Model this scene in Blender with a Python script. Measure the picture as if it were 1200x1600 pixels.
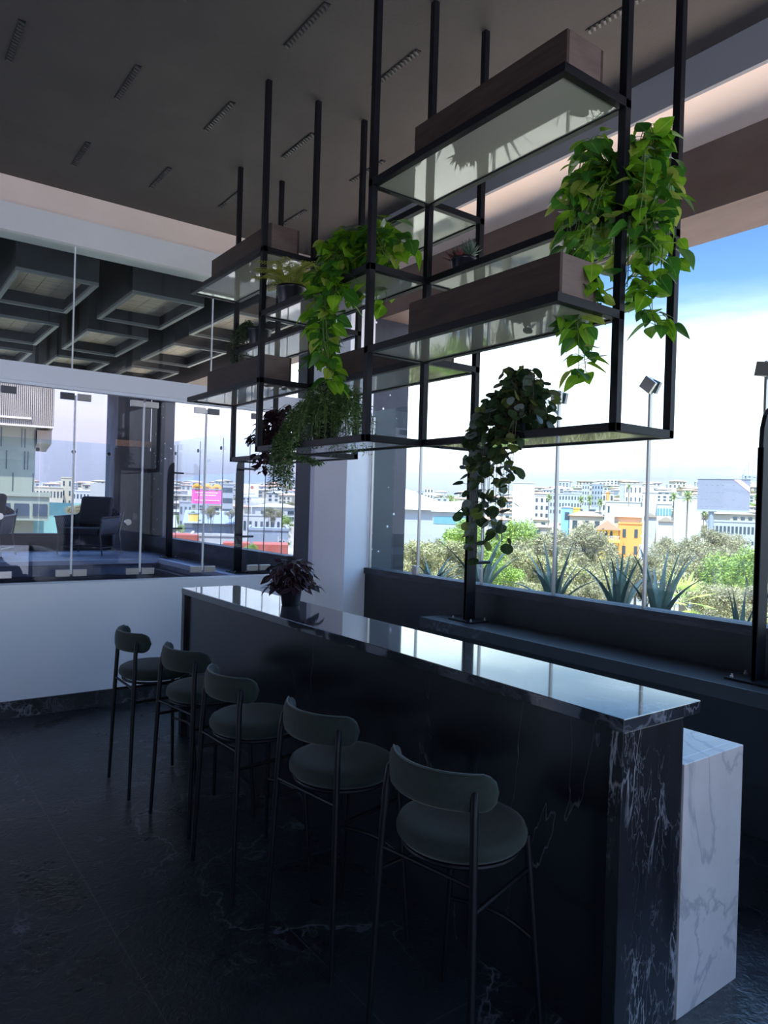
import bpy, math, random
from mathutils import Vector, Matrix
for o in list(bpy.data.objects): bpy.data.objects.remove(o)
SC = bpy.context.scene
COL = SC.collection
PI = math.pi
def R(a): return math.radians(a)

# ---------------------------------------------------------------- camera
FOC = 1115.0; EYE = 1.75
roll = math.atan(.0297); pitch = -0.0067; yaw = R(36.35)
F0 = Vector((math.sin(yaw), math.cos(yaw), 0)); R0 = Vector((math.cos(yaw), -math.sin(yaw), 0)); UP = Vector((0, 0, 1))
FW = F0*math.cos(pitch) + UP*math.sin(pitch); U1 = -F0*math.sin(pitch) + UP*math.cos(pitch)
RT = R0*math.cos(roll) + U1*math.sin(roll); UV_ = -R0*math.sin(roll) + U1*math.cos(roll)
CPOS = Vector((0, 0, EYE))
cam_d = bpy.data.cameras.new('camera'); cam = bpy.data.objects.new('camera', cam_d); COL.objects.link(cam)
cam.matrix_world = Matrix(((RT.x, UV_.x, -FW.x, 0), (RT.y, UV_.y, -FW.y, 0), (RT.z, UV_.z, -FW.z, EYE), (0, 0, 0, 1)))
cam_d.sensor_fit = 'VERTICAL'; cam_d.sensor_height = 24; cam_d.lens = FOC/1600*24; cam_d.clip_end = 6000; cam_d.clip_start = .05
SC.camera = cam
def P(px, py, D):                       # the place D metres ahead seen at a given spot of the photo
    return CPOS + (FW + RT*((px-600)/FOC) - UV_*((py-800)/FOC))*D

# ---------------------------------------------------------------- exposure, sky, sun
SC.view_settings.view_transform = 'Standard'; SC.view_settings.look = 'None'
SC.view_settings.gamma = 1; SC.view_settings.use_curve_mapping = False
SC.view_settings.exposure = 2.12
SKY_K = 1.08
W = bpy.data.worlds.new('sky'); SC.world = W; W.use_nodes = True
nt = W.node_tree; nt.nodes.clear()
def N(nt, t, **kw):
    n = nt.nodes.new(t)
    for k, v in kw.items():
        if k.startswith('i_'):
            key = k[2:]; key = int(key) if key.isdigit() else key.replace('_', ' ')
            n.inputs[key].default_value = v
        else: setattr(n, k, v)
    return n
def L(nt, a, b): nt.links.new(a, b)
tc = N(nt, 'ShaderNodeTexCoord'); sx = N(nt, 'ShaderNodeSeparateXYZ'); L(nt, tc.outputs['Generated'], sx.inputs[0])
rmp = N(nt, 'ShaderNodeValToRGB'); e = rmp.color_ramp.elements
e[0].position = 0.0; e[0].color = (.185, .19, .24, 1)
e[1].position = 1.0; e[1].color = (.42, .68, 1.3, 1)
for p, c in ((.05, (.215, .22, .28, 1)), (.12, (.24, .255, .32, 1)), (.20, (.15, .24, .36, 1)), (.27, (.065, .14, .29, 1)), (.34, (.044, .10, .215, 1)), (.40, (.05, .11, .24, 1)), (.50, (.34, .54, .95, 1))):
    q = e.new(p); q.color = c
L(nt, sx.outputs['Z'], rmp.inputs[0])
mp = N(nt, 'ShaderNodeMapping'); mp.inputs['Scale'].default_value = (1.2, 1.2, 7); mp.inputs['Location'].default_value = (.3, .1, .2); L(nt, tc.outputs['Generated'], mp.inputs[0])
nz = N(nt, 'ShaderNodeTexNoise', i_Scale=2.2, i_Detail=7.0, i_Roughness=.55); L(nt, mp.outputs[0], nz.inputs['Vector'])
cr = N(nt, 'ShaderNodeMapRange', i_1=.36, i_2=.54, i_3=.25); L(nt, nz.outputs[0], cr.inputs[0])
mk = N(nt, 'ShaderNodeValToRGB'); m_ = mk.color_ramp.elements; m_[0].position = 0; m_[0].color = (0, 0, 0, 1); m_[1].position = .40; m_[1].color = (0, 0, 0, 1)
for p_, v_ in ((.05, .10), (.09, .5), (.13, 1.0), (.165, 1.0), (.20, .65), (.24, .2), (.29, .0)):
    q = m_.new(p_); q.color = (v_, v_, v_, 1)
L(nt, sx.outputs['Z'], mk.inputs[0])
cx_ = N(nt, 'ShaderNodeMapRange', i_1=.25, i_2=.60, i_3=.05, i_4=1.0); L(nt, sx.outputs['X'], cx_.inputs[0]); m0 = N(nt, 'ShaderNodeMath', operation='MULTIPLY'); L(nt, mk.outputs[0], m0.inputs[0]); L(nt, cx_.outputs[0], m0.inputs[1])
mm = N(nt, 'ShaderNodeMath', operation='MULTIPLY'); L(nt, cr.outputs[0], mm.inputs[0]); L(nt, m0.outputs[0], mm.inputs[1])
mx = N(nt, 'ShaderNodeMix', data_type='RGBA'); L(nt, mm.outputs[0], mx.inputs[0]); L(nt, rmp.outputs[0], mx.inputs[6]); mx.inputs[7].default_value = (.95, 1.0, 1.04, 1)
bg = N(nt, 'ShaderNodeBackground', i_Strength=SKY_K); L(nt, mx.outputs[2], bg.inputs[0])
wo = N(nt, 'ShaderNodeOutputWorld'); L(nt, bg.outputs[0], wo.inputs[0])
sun_d = bpy.data.lights.new('sun', 'SUN'); sun_d.energy = 3.7; sun_d.angle = R(.6); sun_d.color = (1, .93, .82)
sun = bpy.data.objects.new('sun', sun_d); COL.objects.link(sun)
sun.rotation_euler = Vector((.32, .30, -1.05)).to_track_quat('-Z', 'Y').to_euler()   # high, from behind the building

# ---------------------------------------------------------------- materials
MATS = {}
def mat(name, color=(.5, .5, .5), rough=.5, metal=0, spec=.5, sheen=0, coat=0, ior=1.5, emis=None):
    m = bpy.data.materials.new(name); m.use_nodes = True; b = m.node_tree.nodes['Principled BSDF']
    b.inputs['Base Color'].default_value = (*color, 1); b.inputs['Roughness'].default_value = rough
    b.inputs['Metallic'].default_value = metal; b.inputs['Specular IOR Level'].default_value = spec
    b.inputs['Sheen Weight'].default_value = sheen; b.inputs['Coat Weight'].default_value = coat; b.inputs['IOR'].default_value = ior
    MATS[name] = m; return m
def objco(nt, scale=(1, 1, 1), out='Object'):
    t = N(nt, 'ShaderNodeTexCoord'); m = N(nt, 'ShaderNodeMapping'); m.inputs['Scale'].default_value = scale; L(nt, t.outputs[out], m.inputs[0]); return m.outputs[0]
def noisy(name, c1, c2, scale=6, stretch=(1, 1, 1), rough=.6, bump=0, detail=6, lo=.35, hi=.65, bscale=None, **kw):
    m = mat(name, c1, rough, **kw); nt = m.node_tree; b = nt.nodes['Principled BSDF']
    v = objco(nt, stretch); n = N(nt, 'ShaderNodeTexNoise', i_Scale=scale, i_Detail=detail, i_Roughness=.6); L(nt, v, n.inputs['Vector'])
    r = N(nt, 'ShaderNodeMapRange', i_1=lo, i_2=hi); L(nt, n.outputs[0], r.inputs[0])
    x = N(nt, 'ShaderNodeMix', data_type='RGBA'); L(nt, r.outputs[0], x.inputs[0]); x.inputs[6].default_value = (*c1, 1); x.inputs[7].default_value = (*c2, 1)
    L(nt, x.outputs[2], b.inputs['Base Color'])
    if bump:
        n2 = N(nt, 'ShaderNodeTexNoise', i_Scale=bscale or scale*3, i_Detail=4.0); L(nt, v, n2.inputs['Vector'])
        bp = N(nt, 'ShaderNodeBump', i_Strength=bump, i_Distance=.01); L(nt, n2.outputs[0], bp.inputs['Height']); L(nt, bp.outputs[0], b.inputs['Normal'])
    return m
def veined(name, base, base2, vein, scale=1.2, width=.012, rough=.1, amount=1.0, bump=0, joints=None, speck=0, ior=1.5, maskscale=.9, lo=.45, hi=.6, stretch=(1, 1, 1), fine=True):
    m = mat(name, base, rough, ior=ior); nt = m.node_tree; b = nt.nodes['Principled BSDF']
    v = objco(nt, stretch)
    nb = N(nt, 'ShaderNodeTexNoise', i_Scale=scale*1.7, i_Detail=8.0, i_Roughness=.65); L(nt, v, nb.inputs['Vector'])
    rb = N(nt, 'ShaderNodeMapRange', i_1=.35, i_2=.65); L(nt, nb.outputs[0], rb.inputs[0])
    x = N(nt, 'ShaderNodeMix', data_type='RGBA'); L(nt, rb.outputs[0], x.inputs[0]); x.inputs[6].default_value = (*base, 1); x.inputs[7].default_value = (*base2, 1)
    col = x.outputs[2]
    ms = N(nt, 'ShaderNodeTexNoise', i_Scale=maskscale, i_Detail=2.0); L(nt, v, ms.inputs['Vector'])
    mr = N(nt, 'ShaderNodeMapRange', i_1=lo, i_2=hi); L(nt, ms.outputs[0], mr.inputs[0])
    for k, (sc, wd, am) in enumerate(((scale, width, amount), (scale*4.3, width*1.4, amount*.5)) if fine else ((scale, width, amount),)):
        n = N(nt, 'ShaderNodeTexNoise', i_Scale=sc, i_Detail=5.0, i_Roughness=.55, i_Distortion=.6); L(nt, v, n.inputs['Vector'])
        s = N(nt, 'ShaderNodeMath', operation='SUBTRACT'); L(nt, n.outputs[0], s.inputs[0]); s.inputs[1].default_value = .5
        a = N(nt, 'ShaderNodeMath', operation='ABSOLUTE'); L(nt, s.outputs[0], a.inputs[0])
        r = N(nt, 'ShaderNodeMapRange', i_1=0.0, i_2=wd, i_3=am, i_4=0.0); L(nt, a.outputs[0], r.inputs[0])
        mu = N(nt, 'ShaderNodeMath', operation='MULTIPLY'); L(nt, r.outputs[0], mu.inputs[0]); L(nt, mr.outputs[0], mu.inputs[1])
        y = N(nt, 'ShaderNodeMix', data_type='RGBA'); L(nt, mu.outputs[0], y.inputs[0]); L(nt, col, y.inputs[6]); y.inputs[7].default_value = (*vein, 1); col = y.outputs[2]
    if joints:
        px, ox, py, oy, w, jc = joints
        t = N(nt, 'ShaderNodeTexCoord'); sp = N(nt, 'ShaderNodeSeparateXYZ'); L(nt, t.outputs['Object'], sp.inputs[0]); outs = []
        for ax, pp, oo in (('X', px, ox), ('Y', py, oy)):
            a = N(nt, 'ShaderNodeMath', operation='ADD', i_1=-oo+pp*40+w/2); L(nt, sp.outputs[ax], a.inputs[0])
            f = N(nt, 'ShaderNodeMath', operation='MODULO', i_1=pp); L(nt, a.outputs[0], f.inputs[0])
            l = N(nt, 'ShaderNodeMath', operation='LESS_THAN', i_1=w); L(nt, f.outputs[0], l.inputs[0]); outs.append(l.outputs[0])
        mxx = N(nt, 'ShaderNodeMath', operation='MAXIMUM'); L(nt, outs[0], mxx.inputs[0]); L(nt, outs[1], mxx.inputs[1])
        y = N(nt, 'ShaderNodeMix', data_type='RGBA'); L(nt, mxx.outputs[0], y.inputs[0]); L(nt, col, y.inputs[6]); y.inputs[7].default_value = (*jc, 1); col = y.outputs[2]
    if speck:
        vo = N(nt, 'ShaderNodeTexVoronoi', i_Scale=speck); L(nt, v, vo.inputs['Vector'])
        ls = N(nt, 'ShaderNodeMath', operation='LESS_THAN', i_1=.13); L(nt, vo.outputs['Distance'], ls.inputs[0])
        sc = N(nt, 'ShaderNodeSeparateColor'); L(nt, vo.outputs['Color'], sc.inputs[0])
        g = N(nt, 'ShaderNodeMath', operation='GREATER_THAN', i_1=.62); L(nt, sc.outputs[0], g.inputs[0])
        mu = N(nt, 'ShaderNodeMath', operation='MULTIPLY'); L(nt, ls.outputs[0], mu.inputs[0]); L(nt, g.outputs[0], mu.inputs[1])
        y = N(nt, 'ShaderNodeMix', data_type='RGBA'); L(nt, mu.outputs[0], y.inputs[0]); L(nt, col, y.inputs[6]); y.inputs[7].default_value = (.85, .87, .9, 1); col = y.outputs[2]
    L(nt, col, b.inputs['Base Color'])
    if bump:
        n2 = N(nt, 'ShaderNodeTexNoise', i_Scale=26.0, i_Detail=3.0, i_Distortion=1.2); L(nt, v, n2.inputs['Vector'])
        bp = N(nt, 'ShaderNodeBump', i_Strength=bump, i_Distance=.006); L(nt, n2.outputs[0], bp.inputs['Height']); L(nt, bp.outputs[0], b.inputs['Normal'])
        rr = N(nt, 'ShaderNodeMapRange', i_1=.3, i_2=.7, i_3=rough-.08, i_4=rough+.12); L(nt, nb.outputs[0], rr.inputs[0]); L(nt, rr.outputs[0], b.inputs['Roughness'])
    return m
def glass(name, tint, refl=1.0, ior=1.45):
    m = bpy.data.materials.new(name); m.use_nodes = True; nt = m.node_tree; nt.nodes.clear()
    o = N(nt, 'ShaderNodeOutputMaterial'); t = N(nt, 'ShaderNodeBsdfTransparent'); t.inputs[0].default_value = (*tint, 1)
    g = N(nt, 'ShaderNodeBsdfGlossy', i_Roughness=.005); g.inputs[0].default_value = (.95, 1, .98, 1)
    f = N(nt, 'ShaderNodeLayerWeight', i_Blend=.5); pw = N(nt, 'ShaderNodeMath', operation='POWER', i_1=4.0); L(nt, f.outputs['Facing'], pw.inputs[0])
    k = N(nt, 'ShaderNodeMath', operation='MULTIPLY_ADD', i_1=.7*refl, i_2=.03*refl); L(nt, pw.outputs[0], k.inputs[0])
    x = N(nt, 'ShaderNodeMixShader'); L(nt, k.outputs[0], x.inputs[0]); L(nt, t.outputs[0], x.inputs[1]); L(nt, g.outputs[0], x.inputs[2]); L(nt, x.outputs[0], o.inputs[0])
    MATS[name] = m; return m
def leafmat(name, c1, c2, rib, rough=.4, trans=.35, stripes=0, ribw=.05):
    m = mat(name, c1, rough); nt = m.node_tree; b = nt.nodes['Principled BSDF']; o = nt.nodes['Material Output']
    uv = N(nt, 'ShaderNodeUVMap'); sp = N(nt, 'ShaderNodeSeparateXYZ'); L(nt, uv.outputs[0], sp.inputs[0])
    geo = N(nt, 'ShaderNodeObjectInfo'); n = N(nt, 'ShaderNodeTexNoise', i_Scale=14.0); t = N(nt, 'ShaderNodeTexCoord'); L(nt, t.outputs['Object'], n.inputs['Vector'])
    r = N(nt, 'ShaderNodeMapRange', i_1=.38, i_2=.62); L(nt, n.outputs[0], r.inputs[0])
    x = N(nt, 'ShaderNodeMix', data_type='RGBA'); L(nt, r.outputs[0], x.inputs[0]); x.inputs[6].default_value = (*c1, 1); x.inputs[7].default_value = (*c2, 1)
    s = N(nt, 'ShaderNodeMath', operation='SUBTRACT', i_1=.5); L(nt, sp.outputs['X'], s.inputs[0]); a = N(nt, 'ShaderNodeMath', operation='ABSOLUTE'); L(nt, s.outputs[0], a.inputs[0])
    if stripes:
        s2 = N(nt, 'ShaderNodeMath', operation='SUBTRACT', i_1=.24); L(nt, a.outputs[0], s2.inputs[0]); a2 = N(nt, 'ShaderNodeMath', operation='ABSOLUTE'); L(nt, s2.outputs[0], a2.inputs[0])
        q = N(nt, 'ShaderNodeMapRange', i_1=.05, i_2=.09, i_3=stripes, i_4=0.0); L(nt, a2.outputs[0], q.inputs[0])
    else:
        q = N(nt, 'ShaderNodeMapRange', i_1=ribw*.5, i_2=ribw, i_3=.7, i_4=0.0); L(nt, a.outputs[0], q.inputs[0])
    y = N(nt, 'ShaderNodeMix', data_type='RGBA'); L(nt, q.outputs[0], y.inputs[0]); L(nt, x.outputs[2], y.inputs[6]); y.inputs[7].default_value = (*rib, 1)
    L(nt, y.outputs[2], b.inputs['Base Color'])
    tr = N(nt, 'ShaderNodeBsdfTranslucent'); L(nt, y.outputs[2], tr.inputs[0])
    ms = N(nt, 'ShaderNodeMixShader', i_0=trans); L(nt, b.outputs[0], ms.inputs[1]); L(nt, tr.outputs[0], ms.inputs[2]); L(nt, ms.outputs[0], o.inputs[0])
    return m

m_black = mat('black_steel', (.006, .006, .009), .45, spec=.25)
m_ceil = noisy('dark_ceiling_paint', (.056, .047, .042), (.067, .057, .051), 2.5, rough=.75, bump=.15, bscale=60)
m_warmtint = noisy('plaster_warm_light_tint', (.92, .74, .62), (.88, .70, .58), 3, rough=.8)  # warm bounced light painted into the base colour of pale plaster
m_cream = noisy('cream_paint', (.80, .78, .74), (.76, .74, .70), 3, rough=.7)
m_white = noisy('white_wall_paint', (.89, .92, .97), (.87, .90, .95), 2.5, rough=.65)
m_gray = mat('grey_fascia_paint', (.27, .265, .28), .7)
m_brown = noisy('brown_rendered_beam', (.105, .07, .06), (.14, .098, .084), 5, (1, .3, 1), rough=.75)
m_bar = veined('black_marble', (.006, .007, .010), (.011, .013, .018), (.30, .32, .36), .9, .0035, .22, .45, stretch=(1, 2.2, .8), lo=.52, hi=.66, fine=False)
m_barend = veined('black_marble_veined', (.010, .012, .015), (.022, .024, .03), (.55, .57, .60), 3.4, .014, .25, .5, stretch=(1.6, 1.6, .5), lo=.44, hi=.58, maskscale=2.6)
m_top = veined('polished_marble_top', (.014, .017, .023), (.045, .052, .066), (.30, .33, .38), 1.5, .010, .055, .7, stretch=(1, .5, 1), ior=2.05)
m_quartz = veined('white_quartz', (.56, .53, .51), (.64, .61, .59), (.36, .355, .37), 1.9, .022, .16, .75, lo=.0, hi=.01, fine=False, stretch=(1, 1, .8), ior=1.8)
m_floor = veined('leathered_black_stone', (.008, .010, .014), (.022, .026, .035), (.24, .26, .31), 1.3, .008, .30, .6, bump=.55, joints=(.6, .866, 1.225, 3.05, .006, (.055, .06, .072)), ior=1.6)
m_base = veined('baseboard_marble', (.012, .014, .019), (.05, .055, .06), (.32, .34, .38), 2.6, .02, .3, .6)
m_ledge = veined('grey_black_stone', (.014, .016, .02), (.03, .033, .04), (.18, .19, .22), 1.4, .008, .35, .5)
m_dark = noisy('charcoal_wall_cladding', (.008, .010, .015), (.015, .018, .024), 3, rough=.5, bump=.2, bscale=20)
m_rough = noisy('rough_dark_stone', (.02, .025, .035), (.05, .055, .07), 4, (1, 1, 4), rough=.6, bump=.5, bscale=15)
m_speck = veined('speckled_dark_stone', (.020, .023, .034), (.034, .038, .054), (.1, .1, .14), 1.5, .004, .55, .3, speck=11)
m_conc = noisy('board_marked_concrete', (.08, .09, .10), (.14, .155, .17), 3, (1, 1, .5), rough=.85, bump=.3)
m_wood = noisy('walnut_veneer', (.036, .023, .018), (.06, .040, .032), 5, (6, .8, 8), rough=.6, spec=.3, detail=8)
m_woodend = noisy('walnut_end_grain', (.10, .067, .054), (.145, .10, .082), 5, (1, 2, 9), rough=.5, detail=8)
m_timber = noisy('raw_timber', (.30, .19, .12), (.40, .27, .18), 8, (4, 4, 10), rough=.7)
m_panel = mat('sage_grey_glass_panel', (.40, .385, .30), .03, ior=1.45)
m_green = noisy('green_velvet', (.0055, .0145, .0105), (.009, .021, .016), 60, rough=.85, sheen=.12)
m_greenp = mat('green_velvet_piping', (.015, .035, .035), .7, sheen=.3)
m_pot = mat('black_plastic_pot', (.012, .012, .016), .38)
m_potp = mat('deep_violet_black_pot', (.014, .012, .024), .3)
m_soil = noisy('potting_soil', (.02, .014, .01), (.04, .03, .02), 60, rough=.95, bump=.5)
m_stem = mat('green_stem', (.10, .16, .03), .6)
m_stemd = mat('brown_stem', (.07, .045, .03), .7)
m_glass = glass('clear_glass', (.93, .97, .965))
m_glassb = glass('windscreen_glass', (.84, .915, .915), 1.0)
m_glassw = glass('interior_partition_glass', (.88, .86, .93), .75)
m_edge = mat('bright_glass_edge', (.55, .66, .68), .2)
m_edgew = mat('white_glass_seal', (.85, .87, .88), .4)
m_steel = mat('brushed_steel', (.45, .44, .43), .32, 1)
m_steeld = mat('dark_patch_fitting', (.10, .10, .11), .35, .6)
m_water = mat('dark_pool_water', (.006, .013, .022), .03, ior=1.45)
m_deck = noisy('blue_grey_deck_stone', (.10, .13, .19), (.17, .21, .28), 5, rough=.45)
m_cushion = noisy('slate_cushion_fabric', (.028, .032, .042), (.04, .045, .056), 50, rough=.9)
m_rope = noisy('grey_rope_weave', (.035, .04, .05), (.10, .11, .13), 1, rough=.8)
nt_ = m_rope.node_tree
vw = objco(nt_, (1, 1, 1)); w1 = N(nt_, 'ShaderNodeTexChecker', i_Scale=34.0); L(nt_, vw, w1.inputs['Vector']); w1.inputs[1].default_value = (.02, .024, .03, 1); w1.inputs[2].default_value = (.11, .125, .15, 1); L(nt_, w1.outputs[0], nt_.nodes['Principled BSDF'].inputs['Base Color'])
m_coffer = noisy('dark_coffer_board', (.012, .012, .015), (.02, .02, .024), 3, rough=.6)
m_cofwood = noisy('weathered_plank', (.34, .28, .21), (.52, .44, .35), 4, (1.5, 10, 1), rough=.7)
m_rim = mat('coffer_rim', (.15, .15, .15), .5)

# ---------------------------------------------------------------- mesh helpers
class MB:
    def __init__(s): s.v = []; s.f = []; s.m = []; s.uv = {}
    def add(s, vs, fs, mi=0):
        o = len(s.v); s.v += [tuple(v) for v in vs]; s.f += [tuple(i+o for i in f) for f in fs]; s.m += [mi]*len(fs); return s
    def box(s, x0, y0, z0, x1, y1, z1, mi=0, M=None):
        vs = [Vector((x, y, z)) for z in (z0, z1) for y in (y0, y1) for x in (x0, x1)]
        if M: vs = [M @ v for v in vs]
        return s.add(vs, [(0, 2, 3, 1), (4, 5, 7, 6), (0, 1, 5, 4), (2, 6, 7, 3), (0, 4, 6, 2), (1, 3, 7, 5)], mi)
    def tube(s, pts, r, n=8, mi=0, cap=True):
        pts = [Vector(p) for p in pts]; rs = r if isinstance(r, (list, tuple)) else [r]*len(pts)
        o = len(s.v); prev = None
        for i, p in enumerate(pts):
            d = (pts[min(i+1, len(pts)-1)]-pts[max(i-1, 0)]).normalized()
            if prev is None:
                a = Vector((0, 0, 1)) if abs(d.z) < .9 else Vector((1, 0, 0)); u = d.cross(a).normalized()
            else: u = (prev - d*prev.dot(d)).normalized()
            prev = u; w = d.cross(u)
            for k in range(n):
                t = 2*PI*k/n; s.v.append(tuple(p+(u*math.cos(t)+w*math.sin(t))*rs[i]))
        for i in range(len(pts)-1):
            for k in range(n):
                a = o+i*n+k; b = o+i*n+(k+1) % n; s.f.append((a, b, b+n, a+n)); s.m.append(mi)
        if cap:
            s.f.append(tuple(o+k for k in reversed(range(n)))); s.f.append(tuple(o+(len(pts)-1)*n+k for k in range(n))); s.m += [mi, mi]
        return s
    def lathe(s, prof, n=32, c=(0, 0, 0), mi=0, sx=1, sy=1):
        o = len(s.v)
        for r, z in prof:
            for k in range(n):
                t = 2*PI*k/n; s.v.append((c[0]+r*math.cos(t)*sx, c[1]+r*math.sin(t)*sy, c[2]+z))
        for i in range(len(prof)-1):
            for k in range(n):
                a = o+i*n+k; b = o+i*n+(k+1) % n; s.f.append((a, b, b+n, a+n)); s.m.append(mi)
        if prof[0][0] > 1e-4: s.f.append(tuple(o+k for k in reversed(range(n)))); s.m.append(mi)
        if prof[-1][0] > 1e-4: s.f.append(tuple(o+(len(prof)-1)*n+k for k in range(n))); s.m.append(mi)
        return s
    def prism(s, poly, z0, z1, mi=0, M=None):      # polygon in xy pulled along z
        n = len(poly); vs = [Vector((x, y, z0)) for x, y in poly]+[Vector((x, y, z1)) for x, y in poly]
        if M: vs = [M @ v for v in vs]
        return s.add(vs, [tuple(reversed(range(n))), tuple(range(n, 2*n))]+[(k, (k+1) % n, (k+1) % n+n, k+n) for k in range(n)], mi)
    def build(s, name, mats, parent=None, smooth=False, bevel=0, loc=None, M=None):
        me = bpy.data.meshes.new(name); me.from_pydata(s.v, [], s.f)
        for m in (mats if isinstance(mats, (list, tuple)) else [mats]): me.materials.append(m)
        me.polygons.foreach_set('material_index', s.m)
        if smooth: me.polygons.foreach_set('use_smooth', [True]*len(s.f))
        if s.uv:
            u = me.uv_layers.new(name='UVMap')
            for p in me.polygons:
                for li, vi in zip(p.loop_indices, p.vertices): u.data[li].uv = s.uv.get(vi, (.5, .5))
        me.update()
        o = bpy.data.objects.new(name, me); COL.objects.link(o)
        if smooth and smooth != 'all':
            try: me.set_sharp_from_angle(angle=R(40))
            except Exception: pass
        if parent: o.parent = parent
        if loc is not None: o.location = loc
        if M is not None: o.matrix_world = M
        if bevel:
            b = o.modifiers.new('bevel', 'BEVEL'); b.width = bevel; b.segments = 2; b.limit_method = 'ANGLE'; b.angle_limit = R(40)
        return o
def tag(o, label=None, cat=None, group=None, kind=None):
    if label: o['label'] = label
    if cat: o['category'] = cat
    if group: o['group'] = group
    if kind: o['kind'] = kind
    return o
def thing(name, label, cat, loc=(0, 0, 0), rz=0, group=None):
    o = bpy.data.objects.new(name, None); o.empty_display_size = .1; COL.objects.link(o); o.location = loc; o.rotation_euler = (0, 0, rz)
    return tag(o, label, cat, group)
def copy_tree(o, parent=None):
    c = o.copy(); COL.objects.link(c)
    if parent: c.parent = parent
    for ch in [x for x in bpy.data.objects if x.parent == o]: copy_tree(ch, c)
    return c
def struct(name, b, m, bevel=0): o = b.build(name, m, bevel=bevel); o['kind'] = 'structure'; return o
def BX(*a, mi=0): return MB().box(*a, mi=mi)

# ---------------------------------------------------------------- room shell
XB, YB = -3.6, -3.4
H = 4.24; YW = 6.245; XG = 4.04
struct('floor', BX(XB, YB, -.25, 4.0, YW, 0), m_floor)
cb = MB().box(XB, YB, H, 3.59, YW, H+.3)
struct('ceiling', cb, m_ceil)
tb = MB().box(3.59, YB, 4.03, 3.62, YW, H); struct('trim_1', tb, m_gray)          # grey drop fascia on the window side
struct('trim_2', BX(3.62, YB, 4.03, 4.60, YW, H+.3), m_warmtint)                       # window-side soffit
struct('trim_3', BX(4.12, YB, 3.612, 4.60, 13.2, 4.028), m_brown)                   # brown edge beam
struct('trim_4', BX(XB, YW, 4.03, 3.755, YW+.25, H+.3), m_warmtint)                    # pool-side fascia, warm light painted into its colour
struct('trim_5', BX(XB, YW-.012, 3.818, 3.755, YW+.22, 4.03), m_cream)
t6 = MB().box(XB, YW-.03, 2.66, 3.755, YW+.07, 2.805).box(XB, YW-.01, 2.635, 3.755, YW+.05, 2.66); struct('trim_6', t6, m_white)
struct('wall_left', MB().box(XB-.2, YB, 0, XB, 4.0, H).box(XB-.2, 4.0, 2.5, XB, YW, H), m_dark)  # unseen wall; low opening added near the pool to brighten the white wall
struct('wall_back', MB().box(3.5, YB-.2, 0, 4.6, YB, H).box(XB-.2, YB-.2, 4.1, 3.5, YB, H), m_dark)  # unseen wall; wide opening added to let more light into the room
struct('floor_added_bounce', MB().box(-9, -16, -.3, 9, YB-.2, -.02).box(-14, YB-.2, -.3, XB-.2, YW, -.02), mat('pale_bounce_paving', (.72, .74, .80), .8))  # unseen paving added behind and left, bounces sunlight onto walls and ceiling
struct('added_bounce_slab', BX(5.0, -14, -9, 11.6, 26, -2.5), mat('pale_bounce_slab', (.88, .72, .54), .8))  # unseen slab added below the window to bounce warm sun onto soffit and ceiling
struct('wall_pool', BX(XB, YW, 0, 4.0, YW+.16, 1.05), m_white)
struct('baseboard_pool', BX(XB, YW-.015, 0, 3.755, YW, .135), m_base)
struct('wall_window', BX(4.0, YB, -.25, 4.14, 13.1, 1.10), m_dark)
struct('trim_7', BX(3.985, YB, 1.10, 4.14, 5.72, 1.155), m_rough)                   # sill cap in the room
struct('trim_8', BX(3.96, 7.23, .98, 4.14, 12.9, 1.155), m_rough)                   # sill cap over the terrace
struct('column_corner', BX(3.755, 5.72, 0, 4.04, YW+.16, 4.03), m_white)
struct('pier_stone', BX(4.04, 5.74, -9, 4.49, 7.23, 3.612), m_speck)
struct('pier_far', BX(4.06, 11.7, -9, 4.22, 12.40, 3.612), m_speck)
struct('roof_terrace', BX(XB-3, YW+.25, 4.25, 4.60, 13.4, 4.6), m_coffer)

# back counter shelf along the window
lg = thing('stone_ledge', 'long black stone counter ledge fixed below the big window', 'ledge', (3.8, 4.37, .81))
BX(-.2, -7.7, 0, .18, 0, .08).build('slab', m_ledge, lg, bevel=.003)
BX(.12, -7.7, -.5, .18, -.25, 0).build('support', m_dark, lg)

# ---------------------------------------------------------------- pool-side glazing
xs = [-.35, .22, .865, 1.43, 1.997, 2.57, 3.14, 3.74]; k = 0
for a, b in zip(xs[:-1], xs[1:]):
    k += 1; w = struct('window_%d' % k, BX(a+.004, YW+.045, 1.06, b-.004, YW+.057, 2.64), m_glassw)
    door = abs(a-1.997) < .01 or abs(b-1.997) < .01
    for s_, xx in ((1, a), (-1, b)):
        x0, x1 = sorted((xx+s_*.012, xx+s_*.12))
        for z0 in (1.10, 2.56):
            BX(x0, YW+.035, z0, x1, YW+.067, z0+.055).build('patch_fitting', m_steel if (door or z0 < 2) else m_steeld, w, bevel=.002)
    if door or abs(a-.865) < .01:
        BX(b-.010, YW+.040, 1.12, b+.002, YW+.062, 2.60).build('edge_seal', m_edgew, w)
    if a in (.22, 1.43):
        dd = MB(); dd.tube([(b-.12 if a > 1 else b-.02-.55*0-.12, YW+.03, 1.55), (b-.12, YW+.07, 1.55)], .028, 24); 
for i, (xx, zz) in enumerate(((.89, 1.59), (1.88, 1.555))):
    w = bpy.data.objects['window_%d' % (3 if i == 0 else 4)]
    MB().tube([(xx, YW+.030, zz), (xx, YW+.072, zz)], .026, 24).build('round_pull', m_steel, w, smooth=True)
for q in (.865, 1.43, 1.997, 2.57, 3.14):
    pass
us = [-2.2, -1.0, .2, 1.396, 2.60, 3.74]
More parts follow.
